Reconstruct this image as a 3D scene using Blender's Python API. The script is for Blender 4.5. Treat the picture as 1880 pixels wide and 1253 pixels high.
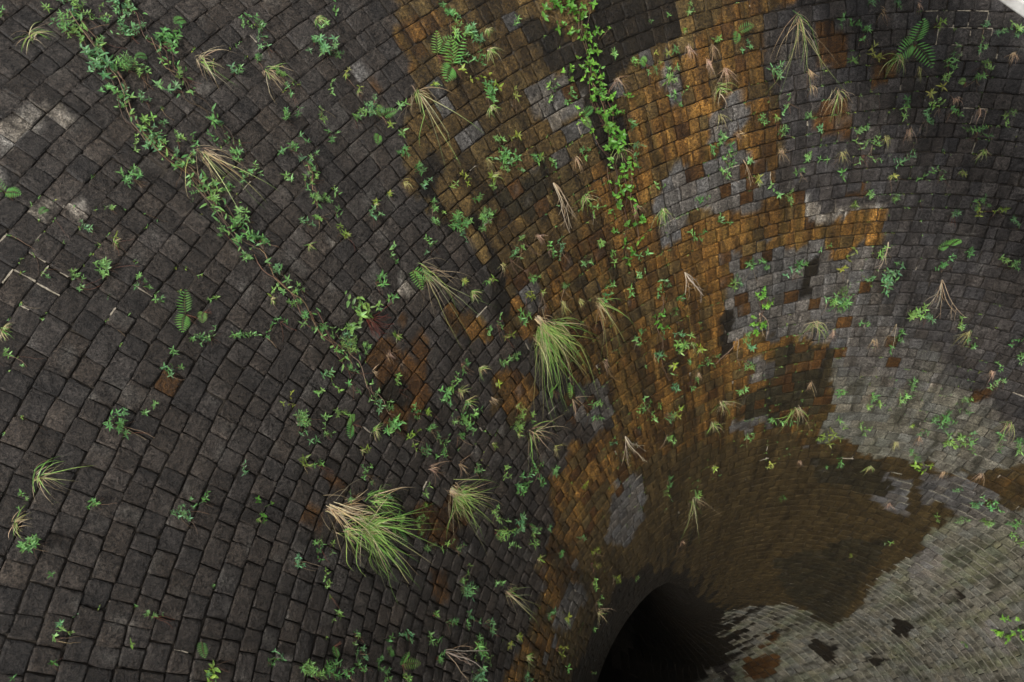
import bpy, math, random
import numpy as np

sc = bpy.context.scene
for o in list(bpy.data.objects):
    bpy.data.objects.remove(o, do_unlink=True)

# ---------- camera ----------
cam_d = bpy.data.cameras.new('camera'); cam = bpy.data.objects.new('camera', cam_d); sc.collection.objects.link(cam)
CAM = (-7.403, -0.278, 5.952); PITCH = 60.88; ROLL = -0.53; FPX = 1484.0 / 1880.0
cam_d.sensor_width = 36.0; cam_d.lens = 36.0 * FPX; cam_d.clip_start = 0.1; cam_d.clip_end = 6000.0
cam.location = CAM
cam.rotation_mode = 'XYZ'
from mathutils import Matrix
cam.matrix_world = Matrix.Translation(CAM) @ Matrix.Rotation(math.radians(90 - PITCH), 4, 'X') @ Matrix.Rotation(math.radians(ROLL), 4, 'Z')
sc.camera = cam

# ---------- sky and sun: bright overcast ----------
SUN_EL, SUN_AZ = 58.0, 232.0          # degrees; azimuth counted from +x towards +y: where the sun stands
world = bpy.data.worlds.new('World'); sc.world = world; world.use_nodes = True
wn = world.node_tree; bg = wn.nodes['Background']
sky = wn.nodes.new('ShaderNodeTexSky'); sky.sky_type = 'NISHITA'; sky.sun_disc = False
sky.sun_elevation = math.radians(SUN_EL); sky.sun_rotation = math.radians(90.0 - SUN_AZ)
sky.air_density = 1.0; sky.dust_density = 6.0; sky.ozone_density = 1.0
hs = wn.nodes.new('ShaderNodeHueSaturation'); hs.inputs['Saturation'].default_value = 0.22      # cloud cover: a nearly white sky
wn.links.new(sky.outputs[0], hs.inputs['Color']); wn.links.new(hs.outputs[0], bg.inputs[0]); bg.inputs[1].default_value = 0.092
sun_d = bpy.data.lights.new('sun', 'SUN'); sun_d.energy = 1.5; sun_d.angle = math.radians(10); sun_d.color = (1.0, 0.97, 0.93)
sun = bpy.data.objects.new('sun', sun_d); sc.collection.objects.link(sun)
_e, _a = math.radians(SUN_EL), math.radians(SUN_AZ)
from mathutils import Vector
sun.rotation_euler = Vector((-math.cos(_e) * math.cos(_a), -math.cos(_e) * math.sin(_a), -math.sin(_e))).to_track_quat('-Z', 'Y').to_euler()
sun.location = (0, 0, 40)
vs = sc.view_settings; vs.view_transform = 'Standard'; vs.look = 'None'; vs.exposure = 0.65; vs.gamma = 1.0; vs.use_curve_mapping = False

C = sc.collection
rng = np.random.default_rng(7); random.seed(7)
# ---------- shape of the bellmouth: a profile turned about the z axis, then an elbow ----------
# world: axis of the funnel = z axis, z = 0 at the crest; metres
KN_S = [-3.0, 0.0, 4.333, 8.667, 13.0, 17.333, 21.667, 26.0]
KN_A = [6.0, 19.17, 38.44, 60.14, 64.98, 77.08, 81.79, 90.0]
S_TOP, S_BEND = -1.3, 24.4
_ss = np.linspace(-3.0, 26.0, 1451); _aa = np.radians(np.interp(_ss, KN_S, KN_A)); _ds = _ss[1] - _ss[0]
_k = np.ones(61) / 61.0
_aa = np.convolve(np.pad(_aa, 30, mode='edge'), _k, 'valid')
_r = -np.concatenate([[0], np.cumsum(np.cos((_aa[1:] + _aa[:-1]) / 2) * _ds)])
_z = -np.concatenate([[0], np.cumsum(np.sin((_aa[1:] + _aa[:-1]) / 2) * _ds)])
_i0 = np.argmin(abs(_ss)); _r += 16.207 - _r[_i0]; _z -= _z[_i0]
BEND_AZ, BEND_R = math.radians(198), 7.5
PHI_MAX = math.radians(84)
_rb = float(np.interp(S_BEND, _ss, _r)); _zb = float(np.interp(S_BEND, _ss, _z))
S_END = S_BEND + BEND_R * PHI_MAX

_mt = [-60, 40, 54, 62, 70, 80, 89, 98, 106, 111, 116, 123, 131, 160, 215, 262, 275, 290, 300]
_ms = [99, 99, 32.5, 29.5, 29.06, 28.6, 27.9, 27.0, 25.8, 24.4, 22.6, 20.9, 20.3, 20.2, 20.2, 22, 26, 40, 99]
def mouth(th):
    """run at which the tunnel mouth begins, at angle th"""
    return np.interp((np.asarray(th) * 180.0 / math.pi + 60) % 360 - 60, _mt, _ms)

def surf(s, th, h=0.0):
    """point of the lining at run s (metres down the slope), angle th; h = metres proud of it, into the air"""
    s = np.asarray(s, float); th = np.asarray(th, float); s, th = np.broadcast_arrays(s, th)
    h = h - 4.5 * np.clip((s - mouth(th) + 0.9) / 4.1, 0, 1) ** 2.3        # the wall curves away into the tunnel mouth
    r = np.interp(s, _ss, _r); z = np.interp(s, _ss, _z); a = np.interp(s, _ss, _aa)
    rr = r - np.sin(a) * h; zz = z + np.cos(a) * h
    P = np.stack([rr * np.cos(th), rr * np.sin(th), zz], -1)
    b = s > S_BEND
    if b.any():
        ph = (s - S_BEND) / BEND_R; e = np.array([math.cos(BEND_AZ), math.sin(BEND_AZ)]); t = np.array([-e[1], e[0]])
        rad = _rb - h
        ca = -(np.cos(th) * e[0] + np.sin(th) * e[1]); cb = np.cos(th) * t[0] + np.sin(th) * t[1]
        run = BEND_R - (BEND_R + rad * ca) * np.cos(ph)          # along e from the axis
        zz = _zb - (BEND_R + rad * ca) * np.sin(ph)
        lat = rad * cb
        Q = np.stack([run * e[0] + lat * t[0], run * e[1] + lat * t[1], zz], -1)
        P = np.where(b[..., None], Q, P)
    return P

STAINS_SHADE = [
('V', [(3.2,103.0),(3.23,102.0),(3.26,101.0),(3.29,100.0),(3.32,98.9),(3.32,97.9),(3.35,96.9),(3.38,96.0),(3.38,95.0),(3.38,94.0),(3.41,93.0),(3.41,92.0),(3.41,91.1),(3.41,90.1),(3.41,89.1),(3.41,88.1),(3.41,87.1),(3.41,86.3),(3.41,85.3),(3.41,84.3),(3.38,83.5),(3.38,82.5),(3.35,81.5),(3.35,80.7),(3.32,79.7),(3.32,78.9),(3.29,78.0),(3.26,77.2),(3.23,76.2),(3.23,75.4),(3.2,74.5),(3.17,73.7),(3.14,72.9),(3.11,72.0),(3.08,71.3),(3.26,71.0),(3.47,70.8),(3.65,70.5),(3.86,70.1),(4.04,69.8),(4.25,69.5),(4.43,69.1),(4.61,68.8),(4.82,68.4),(5.0,68.0),(5.18,67.5),(5.39,67.1),(5.57,66.6),(5.75,66.1),(5.93,65.7),(6.14,65.2),(6.32,64.6),(6.5,64.0),(6.71,63.5),(6.89,62.9),(7.07,62.2),(7.28,61.7),(7.46,61.0),(7.67,60.3),(7.85,59.6),(8.06,58.7),(8.24,58.0),(8.45,57.2),(8.63,56.3),(8.84,55.5),(9.02,54.7),(9.23,53.7),(9.44,52.8),(9.62,51.9),(9.83,50.9),(10.04,49.8),(10.25,48.8),(10.46,47.7),(10.64,46.5),(10.85,45.4),(11.06,44.3),(11.24,43.0),(11.45,41.9),(11.66,40.5),(11.81,41.5),(11.93,42.5),(12.08,43.5),(12.26,44.4),(12.41,45.6),(12.56,46.7),(12.71,47.8),(12.86,49.1),(13.01,50.3),(13.16,51.6),(13.31,53.0),(13.46,54.4),(13.61,55.9),(13.76,57.5),(13.94,59.0),(14.06,60.7),(14.0,63.1),(13.94,65.4),(13.85,67.8),(13.76,70.2),(13.64,72.6),(13.52,75.0),(13.4,77.3),(13.07,79.7),(12.77,82.0),(12.44,84.2),(12.14,86.3),(11.78,87.6),(11.42,88.8),(11.06,90.1),(10.73,91.2),(10.37,92.3),(10.04,92.0),(9.71,91.9),(9.65,93.7),(9.56,95.5),(9.47,97.4),(9.38,99.2),(9.29,101.0),(9.17,102.8),(8.87,103.5),(8.6,104.1),(8.33,104.5),(8.06,105.1),(7.82,105.1),(7.58,105.1),(7.34,105.1),(7.1,105.1),(6.86,104.9),(6.65,104.9),(6.41,104.8),(6.2,104.8),(5.96,104.6),(5.75,104.5),(5.54,104.5),(5.33,104.4),(5.12,104.2),(4.91,104.1),(4.7,103.9),(4.49,103.8),(4.28,103.7),(4.07,103.5),(3.83,103.4),(3.62,103.2),(3.41,103.1)]),  # upper right wall in shade, painted as darker stone
('L', [(12.65,95.3),(12.38,94.1),(12.14,93.0),(11.87,92.0),(11.63,91.1),(11.87,89.1),(12.14,87.0),(12.38,84.9),(12.65,82.7),(12.95,79.9),(13.22,76.9),(13.37,74.7),(13.52,72.3),(13.64,70.1),(13.79,67.7),(13.88,65.3),(13.97,63.1),(14.06,60.7),(14.0,58.9),(13.94,56.9),(13.85,55.1),(13.76,53.4),(13.67,51.7),(13.58,50.0),(13.49,48.5),(13.4,47.0),(13.31,45.4),(13.19,44.0),(13.1,42.6),(12.98,41.2),(12.86,40.0),(12.77,38.7),(12.65,37.6),(12.53,36.3),(12.44,35.2),(12.62,33.8),(12.8,32.4),(12.98,30.9),(13.19,29.3),(13.37,27.6),(13.55,26.1),(13.7,24.6),(13.88,22.9),(14.06,21.1),(14.21,19.4),(14.36,17.7),(14.51,15.9),(14.66,14.1),(14.81,12.2),(14.96,10.3),(15.08,8.5),(15.2,6.6),(15.32,4.7),(15.44,2.7),(15.53,0.8),(15.62,-1.2),(15.71,-3.2),(15.8,-5.1),(15.86,-7.1),(15.95,-9.0),(16.01,-11.1),(16.04,-13.0),(16.1,-15.1),(16.13,-17.0),(16.16,-19.0),(16.16,-20.9),(16.19,-22.9),(16.4,-23.3),(16.67,-23.9),(16.91,-24.4),(17.18,-25.0),(17.42,-25.0),(17.69,-25.0),(17.99,-25.0),(18.26,-25.0),(18.56,-25.0),(18.86,-25.0),(19.19,-25.0),(19.52,-25.0),(19.88,-25.0),(20.27,-25.0),(20.66,-25.0),(21.05,-25.0),(21.5,-25.0),(21.95,-25.0),(22.43,-25.0),(22.97,-25.0),(23.54,-25.0),(24.2,-25.0),(24.98,-25.0),(25.58,-25.0),(26.12,-25.0),(26.63,-25.0),(27.11,-25.0),(27.56,-25.0),(28.01,-25.0),(28.43,-25.0),(28.85,-25.0),(29.27,-25.0),(29.66,-25.0),(30.05,-25.0),(30.41,-25.0),(30.8,-25.0),(31.16,-25.0),(31.52,-25.0),(31.88,-25.0),(32.24,-25.0),(32.57,-25.0),(32.93,-25.0),(33.26,-25.0),(33.59,-25.0),(33.92,-25.0),(20.12,210.2),(17.84,205.6),(16.67,203.1),(17.54,202.8),(18.62,202.6),(34.34,-8.3),(34.16,-4.4),(33.95,-0.5),(33.74,3.4),(33.53,7.3),(33.32,11.3),(33.11,15.3),(32.9,19.4),(32.66,23.4),(32.42,27.5),(32.18,31.7),(31.91,35.9),(31.61,40.4),(31.31,44.9),(31.01,49.3),(30.65,54.1),(30.26,58.7),(30.23,61.8),(30.02,67.4),(29.63,75.0),(29.03,84.1),(27.5,93.2),(26.09,97.1),(25.07,96.4),(23.57,98.1),(22.43,98.3),(21.5,98.2),(20.66,97.8),(19.88,97.5),(19.19,97.1),(18.53,96.7),(17.93,96.1),(17.36,95.7),(16.82,95.1),(16.34,94.6),(15.89,94.0),(15.44,93.4),(14.9,94.0),(14.42,94.3),(13.94,94.6),(13.49,94.8),(13.07,95.1)]),  # lit side of the shade edge, painted as paler stone
('R', [(1.49,128.7),(1.58,128.0),(1.64,127.2),(1.73,126.5),(1.79,125.8),(1.88,124.9),(1.94,124.2),(2.03,123.4),(2.09,122.6),(2.15,121.9),(2.24,121.0),(2.3,120.2),(2.36,119.3),(2.42,118.4),(2.48,117.5),(2.54,116.7),(2.6,115.7),(2.66,114.9),(2.72,113.9),(2.78,113.0),(2.81,112.1),(2.87,111.1),(2.93,110.2),(2.96,109.3),(3.02,108.3),(3.05,107.3),(3.08,106.3),(3.14,105.3),(3.17,104.4),(3.2,103.4),(3.23,102.4),(3.26,101.4),(3.47,101.6),(3.65,101.7),(3.86,102.0),(4.07,102.1),(4.28,102.3),(4.46,102.5),(4.67,102.7),(4.88,102.8),(5.09,103.1),(5.27,103.2),(5.48,103.4),(5.69,103.5),(5.84,104.6),(5.96,105.6),(6.08,106.7),(6.35,106.6),(6.62,106.5),(6.86,106.0),(7.07,105.6),(7.31,105.1),(7.55,105.1),(7.82,105.1),(8.06,105.1),(8.33,106.2),(8.57,107.6),(8.84,106.2),(9.11,104.8),(9.2,103.1),(9.26,101.4),(9.35,99.6),(9.41,97.9),(9.47,96.2),(9.53,94.4),(9.59,92.7),(9.92,91.9),(10.28,91.1),(10.34,92.7),(10.37,94.6),(10.43,96.2),(10.46,98.1),(10.49,99.9),(10.55,101.8),(10.61,103.8),(10.67,105.8),(10.91,106.9),(11.18,108.0),(11.63,106.6),(12.11,105.2),(12.23,102.7),(12.35,100.3),(12.44,97.8),(12.5,95.4),(12.92,94.8),(13.31,94.3),(13.76,93.4),(14.21,92.7),(14.72,93.3),(15.23,93.9),(15.41,90.5),(15.56,87.1),(15.68,83.8),(15.77,80.6),(15.83,77.3),(15.86,74.1),(15.86,70.9),(15.83,67.8),(15.77,64.9),(15.5,63.2),(15.23,61.5),(14.96,60.0),(14.72,58.4),(14.45,57.0),(14.33,55.4),(14.18,53.8),(14.03,52.3),(13.88,50.9),(13.76,49.5),(13.61,48.1),(13.46,46.8),(13.31,45.6),(13.16,44.3),(13.04,43.2),(12.89,42.1),(12.74,40.9),(12.95,39.5),(13.16,38.0),(13.37,36.5),(13.58,34.9),(13.76,36.0),(13.94,37.2),(14.12,38.4),(14.3,39.7),(14.48,40.9),(14.66,42.3),(14.84,43.9),(15.05,45.3),(15.23,46.8),(15.41,48.5),(15.59,50.3),(15.77,52.1),(16.07,53.4),(16.37,54.8),(16.67,56.2),(16.97,57.9),(17.3,59.4),(17.63,61.1),(18.26,60.1),(18.92,59.0),(19.52,59.4),(20.18,59.7),(20.87,60.1),(21.8,59.1),(22.85,57.7),(23.99,57.3),(25.01,56.2),(25.07,61.4),(25.07,66.8),(24.95,73.0),(25.37,76.5),(25.73,80.6),(26.06,84.8),(26.33,89.7),(27.5,82.7),(28.4,75.5),(29.18,68.0),(29.06,74.7),(28.85,82.0),(28.67,88.1),(28.55,92.9),(28.37,97.6),(19.76,131.0),(30.05,86.6),(31.07,76.1),(31.82,67.5),(32.33,61.9),(32.63,60.7),(32.9,59.4),(19.76,158.8),(18.74,162.9),(17.66,166.5),(16.76,169.5),(16.01,171.8),(15.35,173.9),(14.78,175.8),(14.3,177.3),(13.85,178.7),(13.13,178.8),(12.53,179.0),(12.62,177.6),(12.71,176.0),(12.8,174.5),(12.86,173.0),(12.89,171.4),(12.95,169.7),(12.95,168.1),(12.98,166.4),(12.98,164.6),(13.16,162.5),(13.31,160.2),(13.43,157.8),(13.55,155.5),(13.07,154.8),(12.65,154.2),(12.65,152.2),(12.65,150.3),(12.62,148.3),(12.26,147.5),(11.9,146.8),(11.57,146.1),(11.66,143.4),(11.75,140.6),(11.93,138.2),(12.11,135.7),(12.26,133.1),(11.87,133.2),(11.48,133.3),(11.12,133.5),(10.7,134.7),(10.28,136.0),(9.86,137.1),(9.47,138.1),(9.14,138.9),(8.81,139.6),(8.48,140.5),(8.21,140.2),(7.97,139.9),(7.7,139.8),(7.46,139.5),(7.16,139.4),(6.89,139.2),(6.65,139.8),(6.44,140.2),(6.23,140.6),(6.02,141.0),(5.78,140.8),(5.57,140.5),(5.36,140.2),(5.27,139.4),(5.15,138.5),(5.03,137.8),(4.91,137.0),(4.7,136.4),(4.52,135.9),(4.31,135.4),(4.13,134.9),(3.98,134.5),(3.8,134.0),(3.65,133.6),(3.47,133.2),(3.29,132.8),(3.11,132.4),(2.96,131.9),(2.78,131.5),(2.6,131.1),(2.42,130.7),(2.24,130.3),(2.06,129.8),(1.88,129.4),(1.7,129.1)]),
('O', [(1.49,128.7),(1.58,128.0),(1.64,127.2),(1.73,126.5),(1.82,125.8),(1.88,124.9),(1.94,124.2),(2.03,123.4),(2.09,122.6),(2.15,121.7),(2.24,120.9),(2.3,120.0),(2.36,119.2),(2.42,118.4),(2.48,117.5),(2.54,116.5),(2.6,115.7),(2.66,114.7),(2.72,113.9),(2.78,112.9),(2.84,111.9),(2.87,111.1),(2.93,110.1),(2.96,109.1),(3.02,108.1),(3.05,107.2),(3.26,107.4),(3.47,107.6),(3.65,107.9),(3.86,108.0),(4.07,108.3),(4.25,108.4),(4.46,108.7),(4.67,108.8),(4.85,109.1),(5.06,109.3),(5.27,109.5),(5.45,109.7),(5.66,110.5),(5.84,111.4),(6.02,112.3),(6.08,113.5),(6.14,114.7),(6.17,116.0),(6.23,117.2),(6.26,118.5),(6.44,119.3),(6.62,120.2),(6.8,121.2),(6.86,122.6),(6.92,124.1),(6.98,125.6),(7.16,126.3),(7.34,127.0),(7.55,127.7),(7.73,128.4),(7.94,129.1),(8.06,130.4),(8.18,131.8),(8.27,133.2),(8.39,134.6),(8.33,136.1),(8.24,137.8),(8.18,139.4),(7.82,139.4),(7.46,139.5),(7.16,139.4),(6.89,139.2),(6.65,139.8),(6.44,140.2),(6.23,140.6),(6.02,141.0),(5.78,140.8),(5.57,140.5),(5.36,140.2),(5.27,139.4),(5.15,138.5),(5.03,137.8),(4.91,137.0),(4.7,136.4),(4.52,135.9),(4.31,135.4),(4.13,134.9),(3.98,134.5),(3.8,134.0),(3.65,133.6),(3.47,133.2),(3.29,132.8),(3.11,132.4),(2.96,131.9),(2.78,131.5),(2.6,131.1),(2.42,130.7),(2.24,130.3),(2.06,129.8),(1.88,129.4),(1.7,129.1)]),
('R', [(3.92,134.9),(3.92,133.9),(3.92,132.9),(3.92,131.9),(4.07,131.1),(4.22,130.1),(4.37,131.1),(4.52,132.1),(4.55,133.2),(4.55,134.5),(4.55,135.6),(4.34,135.3),(4.13,135.2)]),
('R', [(4.19,135.2),(4.49,134.6),(4.79,135.0),(4.58,136.0),(4.4,135.6)]),
('R', [(7.19,137.8),(7.49,136.7),(7.79,135.7),(8.06,136.0),(8.33,136.1),(8.6,136.4),(8.51,138.2),(8.39,140.2),(8.06,139.8),(7.7,139.4),(7.46,138.5)]),
('R', [(7.34,125.8),(7.46,124.5),(7.58,123.1),(7.82,123.8),(8.06,124.5),(8.33,125.2),(8.09,127.5),(7.85,126.9),(7.58,126.3)]),
('O', [(13.43,133.5),(13.67,130.8),(13.91,128.0),(14.15,125.2),(14.33,122.4),(14.51,119.5),(14.63,116.5),(14.75,113.6),(14.84,110.8),(14.9,107.9),(14.93,105.1),(15.14,102.0),(15.32,98.8),(15.47,95.5),(15.59,92.5),(15.71,89.2),(15.77,86.2),(15.83,83.1),(15.83,80.3),(15.83,77.3),(15.86,74.1),(15.86,70.9),(15.83,67.8),(15.77,64.9),(15.5,63.2),(15.23,61.5),(14.96,60.0),(14.72,58.4),(14.45,57.0),(14.33,55.4),(14.18,53.8),(14.03,52.3),(13.88,50.9),(13.76,49.5),(13.61,48.1),(13.46,46.8),(13.31,45.6),(13.16,44.3),(13.04,43.2),(12.89,42.1),(12.74,40.9),(12.95,39.5),(13.16,38.0),(13.37,36.5),(13.58,34.9),(13.76,36.0),(13.94,37.2),(14.12,38.4),(14.3,39.7),(14.48,40.9),(14.66,42.3),(14.84,43.9),(15.05,45.3),(15.23,46.8),(15.41,48.5),(15.59,50.3),(15.77,52.1),(16.07,53.4),(16.37,54.8),(16.67,56.2),(16.97,57.9),(17.3,59.4),(17.63,61.1),(18.26,60.1),(18.92,59.0),(19.52,59.4),(20.18,59.7),(20.87,60.1),(21.8,59.1),(22.85,57.7),(23.99,57.3),(25.01,56.2),(25.07,61.4),(25.07,66.8),(24.95,73.0),(25.37,76.5),(25.73,80.6),(26.06,84.8),(26.33,89.7),(27.5,82.7),(28.4,75.5),(29.18,68.0),(29.06,74.7),(28.85,82.0),(28.67,88.1),(28.55,92.9),(28.37,97.6),(19.76,131.0),(30.05,86.6),(31.07,76.1),(31.82,67.5),(32.33,61.9),(32.63,60.7),(32.9,59.4),(19.76,158.8),(18.74,162.9),(17.66,166.5),(16.76,169.5),(16.01,171.8),(15.35,173.9),(14.78,175.8),(14.3,177.3),(13.85,178.7),(14.0,177.0),(14.18,175.2),(14.33,173.2),(14.48,171.1),(14.6,169.2),(14.72,166.9),(14.78,164.8),(14.81,162.6),(14.84,160.4),(14.81,158.1),(14.78,155.9),(14.69,153.8),(14.6,151.5),(14.45,149.6),(14.33,147.5),(14.15,145.7),(14.09,143.4),(13.97,141.3),(13.88,139.2),(13.73,137.3),(13.58,135.3)]),
('R', [(16.16,70.8),(16.01,68.5),(15.86,66.4),(15.71,64.2),(15.53,62.2),(15.38,60.3),(15.2,58.4),(15.02,56.8),(14.84,55.1),(15.17,53.4),(15.47,51.6),(15.71,53.4),(15.92,55.2),(16.16,57.0),(16.37,59.1),(16.58,61.2),(16.46,64.5),(16.34,67.5)]),
('r', [(6.65,152.4),(6.83,151.1),(7.04,149.7),(7.31,149.4),(7.61,149.2),(7.79,150.0),(8.0,150.8),(8.06,152.1),(8.09,153.5),(8.15,154.8),(7.88,154.9),(7.64,155.0),(7.43,154.1),(7.19,153.1),(6.92,152.8)]),
('r', [(9.05,159.0),(9.29,157.6),(9.53,156.0),(9.77,154.5),(10.07,155.2),(10.4,155.7),(10.34,157.8),(10.28,159.8),(9.89,160.5),(9.53,161.2),(9.29,160.1)]),
('R', [(7.16,144.5),(7.43,143.3),(7.7,141.9),(8.03,142.0),(8.39,142.2),(8.15,143.4),(7.94,144.5),(7.55,145.1)]),
('R', [(8.9,144.7),(9.14,143.3),(9.35,141.9),(9.59,140.3),(9.83,141.3),(10.07,142.3),(10.28,143.4),(9.95,145.0),(9.59,146.5),(9.35,145.8),(9.11,145.2)]),
('r', [(9.92,163.4),(10.4,162.7),(10.49,164.4),(10.07,165.1)]),
('r', [(7.22,163.2),(7.49,163.4),(7.46,164.7),(7.19,164.7)]),
('r', [(7.13,160.9),(7.43,160.5),(7.46,161.8),(7.28,162.0)]),
('r', [(7.04,148.3),(7.25,146.8),(7.4,147.5),(7.55,148.2),(7.4,149.6),(7.22,148.9)]),
('r', [(13.16,71.7),(13.1,69.1),(13.55,68.7),(13.64,71.3)]),
('r', [(13.28,87.1),(12.86,86.7),(12.47,86.3),(12.89,84.8),(13.4,85.6)]),
('r', [(6.08,101.7),(6.2,100.2),(6.32,98.8),(6.53,98.9),(6.77,99.0),(6.68,100.4),(6.62,101.7),(6.35,101.7)]),
('r', [(7.46,102.3),(7.43,100.3),(7.4,98.3),(7.64,98.2),(7.88,98.1),(8.12,97.9),(8.12,99.5),(8.09,100.9),(7.76,101.6)]),
('r', [(8.87,97.4),(8.84,95.5),(9.08,95.3),(9.08,97.1)]),
('r', [(6.98,96.4),(6.92,94.4),(7.28,94.1),(7.31,96.0)]),
('G', [(5.45,128.7),(5.48,127.3),(5.51,125.9),(5.69,124.8),(5.87,123.7),(6.08,123.7),(6.29,123.8),(6.38,124.9),(6.47,126.2),(6.32,127.3),(6.2,128.4),(5.84,129.0)]),
('P', [(5.63,128.4),(5.54,126.5),(5.78,126.6),(6.02,127.6),(5.96,128.6)]),
('P', [(5.87,126.6),(5.9,125.4),(6.08,125.8),(6.26,126.3),(6.44,126.8),(6.65,127.2),(6.56,128.2),(6.32,127.6),(6.11,127.2)]),
('G', [(7.91,118.9),(7.88,117.4),(7.82,116.0),(7.82,113.7),(7.82,111.6),(8.0,109.8),(8.15,108.1),(8.33,106.2),(8.69,105.6),(9.11,104.8),(9.11,106.9),(9.14,108.8),(9.14,110.9),(9.02,113.2),(8.87,115.6),(8.9,117.7),(8.9,119.8),(8.6,120.2),(8.3,120.6),(8.09,119.8)]),
('G', [(10.04,111.1),(9.95,109.3),(9.89,107.4),(9.95,105.5),(10.04,103.5),(10.1,101.7),(10.22,99.7),(10.34,97.6),(10.46,95.7),(10.49,92.9),(10.88,91.3),(11.24,89.8),(11.63,88.0),(11.96,86.4),(12.29,84.8),(12.62,83.1),(12.95,81.3),(13.28,79.3),(13.34,81.7),(13.4,83.9),(13.43,86.3),(13.43,88.8),(13.43,91.3),(13.01,93.4),(12.59,95.3),(12.47,97.8),(12.38,100.3),(12.23,102.7),(12.11,105.2),(11.99,107.6),(11.87,109.8),(11.75,112.1),(11.33,112.5),(10.91,112.8),(10.61,112.2),(10.34,111.6)]),  # grey stone; its right part also paints the lit wedge
('G', [(10.91,113.2),(10.85,109.5),(11.33,108.7),(11.84,107.9),(11.93,110.4),(11.96,113.0),(11.6,113.0),(11.24,113.2)]),
('G', [(7.88,136.7),(8.03,134.7),(8.36,135.2),(8.72,135.6),(8.63,137.8),(8.18,138.1)]),
('G', [(10.52,135.7),(10.7,133.9),(10.88,131.9),(11.39,132.1),(11.9,132.2),(12.14,135.0),(11.66,137.1),(11.21,138.9),(11.0,137.8),(10.76,136.7)]),
('G', [(12.47,109.4),(12.53,107.2),(12.59,104.9),(13.16,103.7),(13.04,106.3),(12.92,108.8)]),
('G', [(14.0,112.2),(14.06,109.3),(14.12,106.3),(14.12,103.5),(14.12,100.7),(14.69,99.0),(14.69,102.1),(14.69,105.3),(14.63,108.7),(14.54,112.1)]),
('G', [(14.57,143.7),(14.36,141.3),(14.12,139.1),(13.82,137.5),(13.55,135.9),(13.28,134.3),(14.15,131.0),(14.78,131.7),(15.5,132.1),(15.62,135.0),(15.71,138.1),(15.14,141.0)]),
('G', [(14.24,151.4),(15.38,150.4),(15.32,153.1),(15.23,155.7),(15.08,158.4),(14.15,159.8),(14.21,157.0),(14.24,154.2)]),
('G', [(7.46,113.7),(7.22,113.0),(7.01,112.2),(6.92,110.0),(7.28,108.4),(7.4,109.4),(7.55,110.5),(7.7,111.5)]),
('G', [(6.08,116.0),(6.29,115.3),(6.5,114.4),(6.74,115.8),(6.53,117.2),(6.29,116.7)]),
('G', [(16.28,81.4),(16.37,77.9),(16.4,74.4),(16.4,71.0),(17.0,69.2),(17.63,67.3),(17.78,71.0),(17.87,75.1),(17.33,77.3),(16.79,79.6)]),
('G', [(15.98,71.5),(15.95,68.8),(15.92,66.0),(15.86,63.5),(15.98,60.5),(16.07,57.6),(16.16,54.7),(16.22,51.9),(16.43,53.4),(16.67,55.1),(16.88,56.9),(17.09,58.9),(17.06,62.5),(17.03,66.3),(16.49,68.9)]),
('B', [(4.82,126.6),(4.88,125.5),(4.94,124.2),(5.0,123.0),(5.03,121.7),(5.09,120.5),(4.91,119.8),(4.73,119.2),(4.55,118.6),(4.4,117.9),(4.22,117.4),(4.04,116.8),(3.86,116.3),(3.68,115.7),(3.5,115.1),(3.56,114.2),(3.62,113.2),(3.65,112.2),(3.71,111.2),(3.92,111.6),(4.13,111.9),(4.34,112.2),(4.55,112.6),(4.76,112.9),(4.97,113.3),(5.18,113.6),(5.39,113.9),(5.6,114.3),(5.81,114.6),(5.87,115.8),(5.93,117.1),(5.99,118.4),(6.05,119.6),(6.08,120.9),(6.32,121.0),(6.56,121.3),(6.8,121.4),(7.07,121.6),(7.31,121.7),(7.58,121.9),(7.37,123.4),(7.16,124.8),(6.92,124.7),(6.71,124.4),(6.5,124.2),(6.29,124.1),(6.08,123.8),(5.87,123.7),(5.69,124.5),(5.51,125.2),(5.33,125.9),(5.06,126.3)]),
('B', [(5.21,138.1),(5.51,137.3),(5.69,137.8),(5.87,138.4),(6.05,138.9),(6.23,139.6),(5.96,140.8),(5.75,140.1),(5.57,139.5),(5.39,138.8)]),
('B', [(6.65,137.7),(6.89,137.4),(7.16,137.3),(7.37,137.7),(7.58,138.1),(7.82,138.5),(8.06,138.9),(8.3,139.4),(7.94,140.8),(7.73,140.2),(7.49,139.6),(7.28,139.1),(7.07,138.7),(6.86,138.1)]),
('K', [(6.44,135.0),(6.56,133.6),(6.62,132.4),(6.71,130.8),(6.8,129.4),(7.01,130.1),(7.25,130.7),(7.49,131.4),(7.34,132.6),(7.19,133.9),(7.04,135.2),(6.74,135.0)]),
('B', [(11.03,113.2),(11.0,111.6),(11.36,111.8),(11.75,112.1),(12.17,112.2),(12.17,114.0),(11.78,113.7),(11.39,113.5)]),
('K', [(12.41,104.1),(12.5,101.8),(12.56,99.6),(12.62,97.4),(12.65,95.3),(13.01,94.8),(13.4,94.3),(13.79,93.9),(14.21,93.2),(14.6,95.3),(14.99,97.5),(14.78,100.7),(14.51,103.9),(14.24,107.0),(13.97,110.1),(13.25,111.2),(13.28,107.9),(13.28,104.5),(12.83,104.4)]),
('B', [(10.58,101.3),(10.61,99.9),(10.94,99.9),(11.3,100.0),(11.24,101.6),(10.91,101.4)]),
('K', [(16.25,94.0),(16.22,91.1),(16.16,88.3),(16.07,85.6),(15.95,83.1),(15.83,80.6),(16.43,77.1),(17.0,73.4),(17.42,76.6),(17.42,79.7),(17.36,82.9),(17.3,86.2),(17.18,89.5)]),
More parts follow.
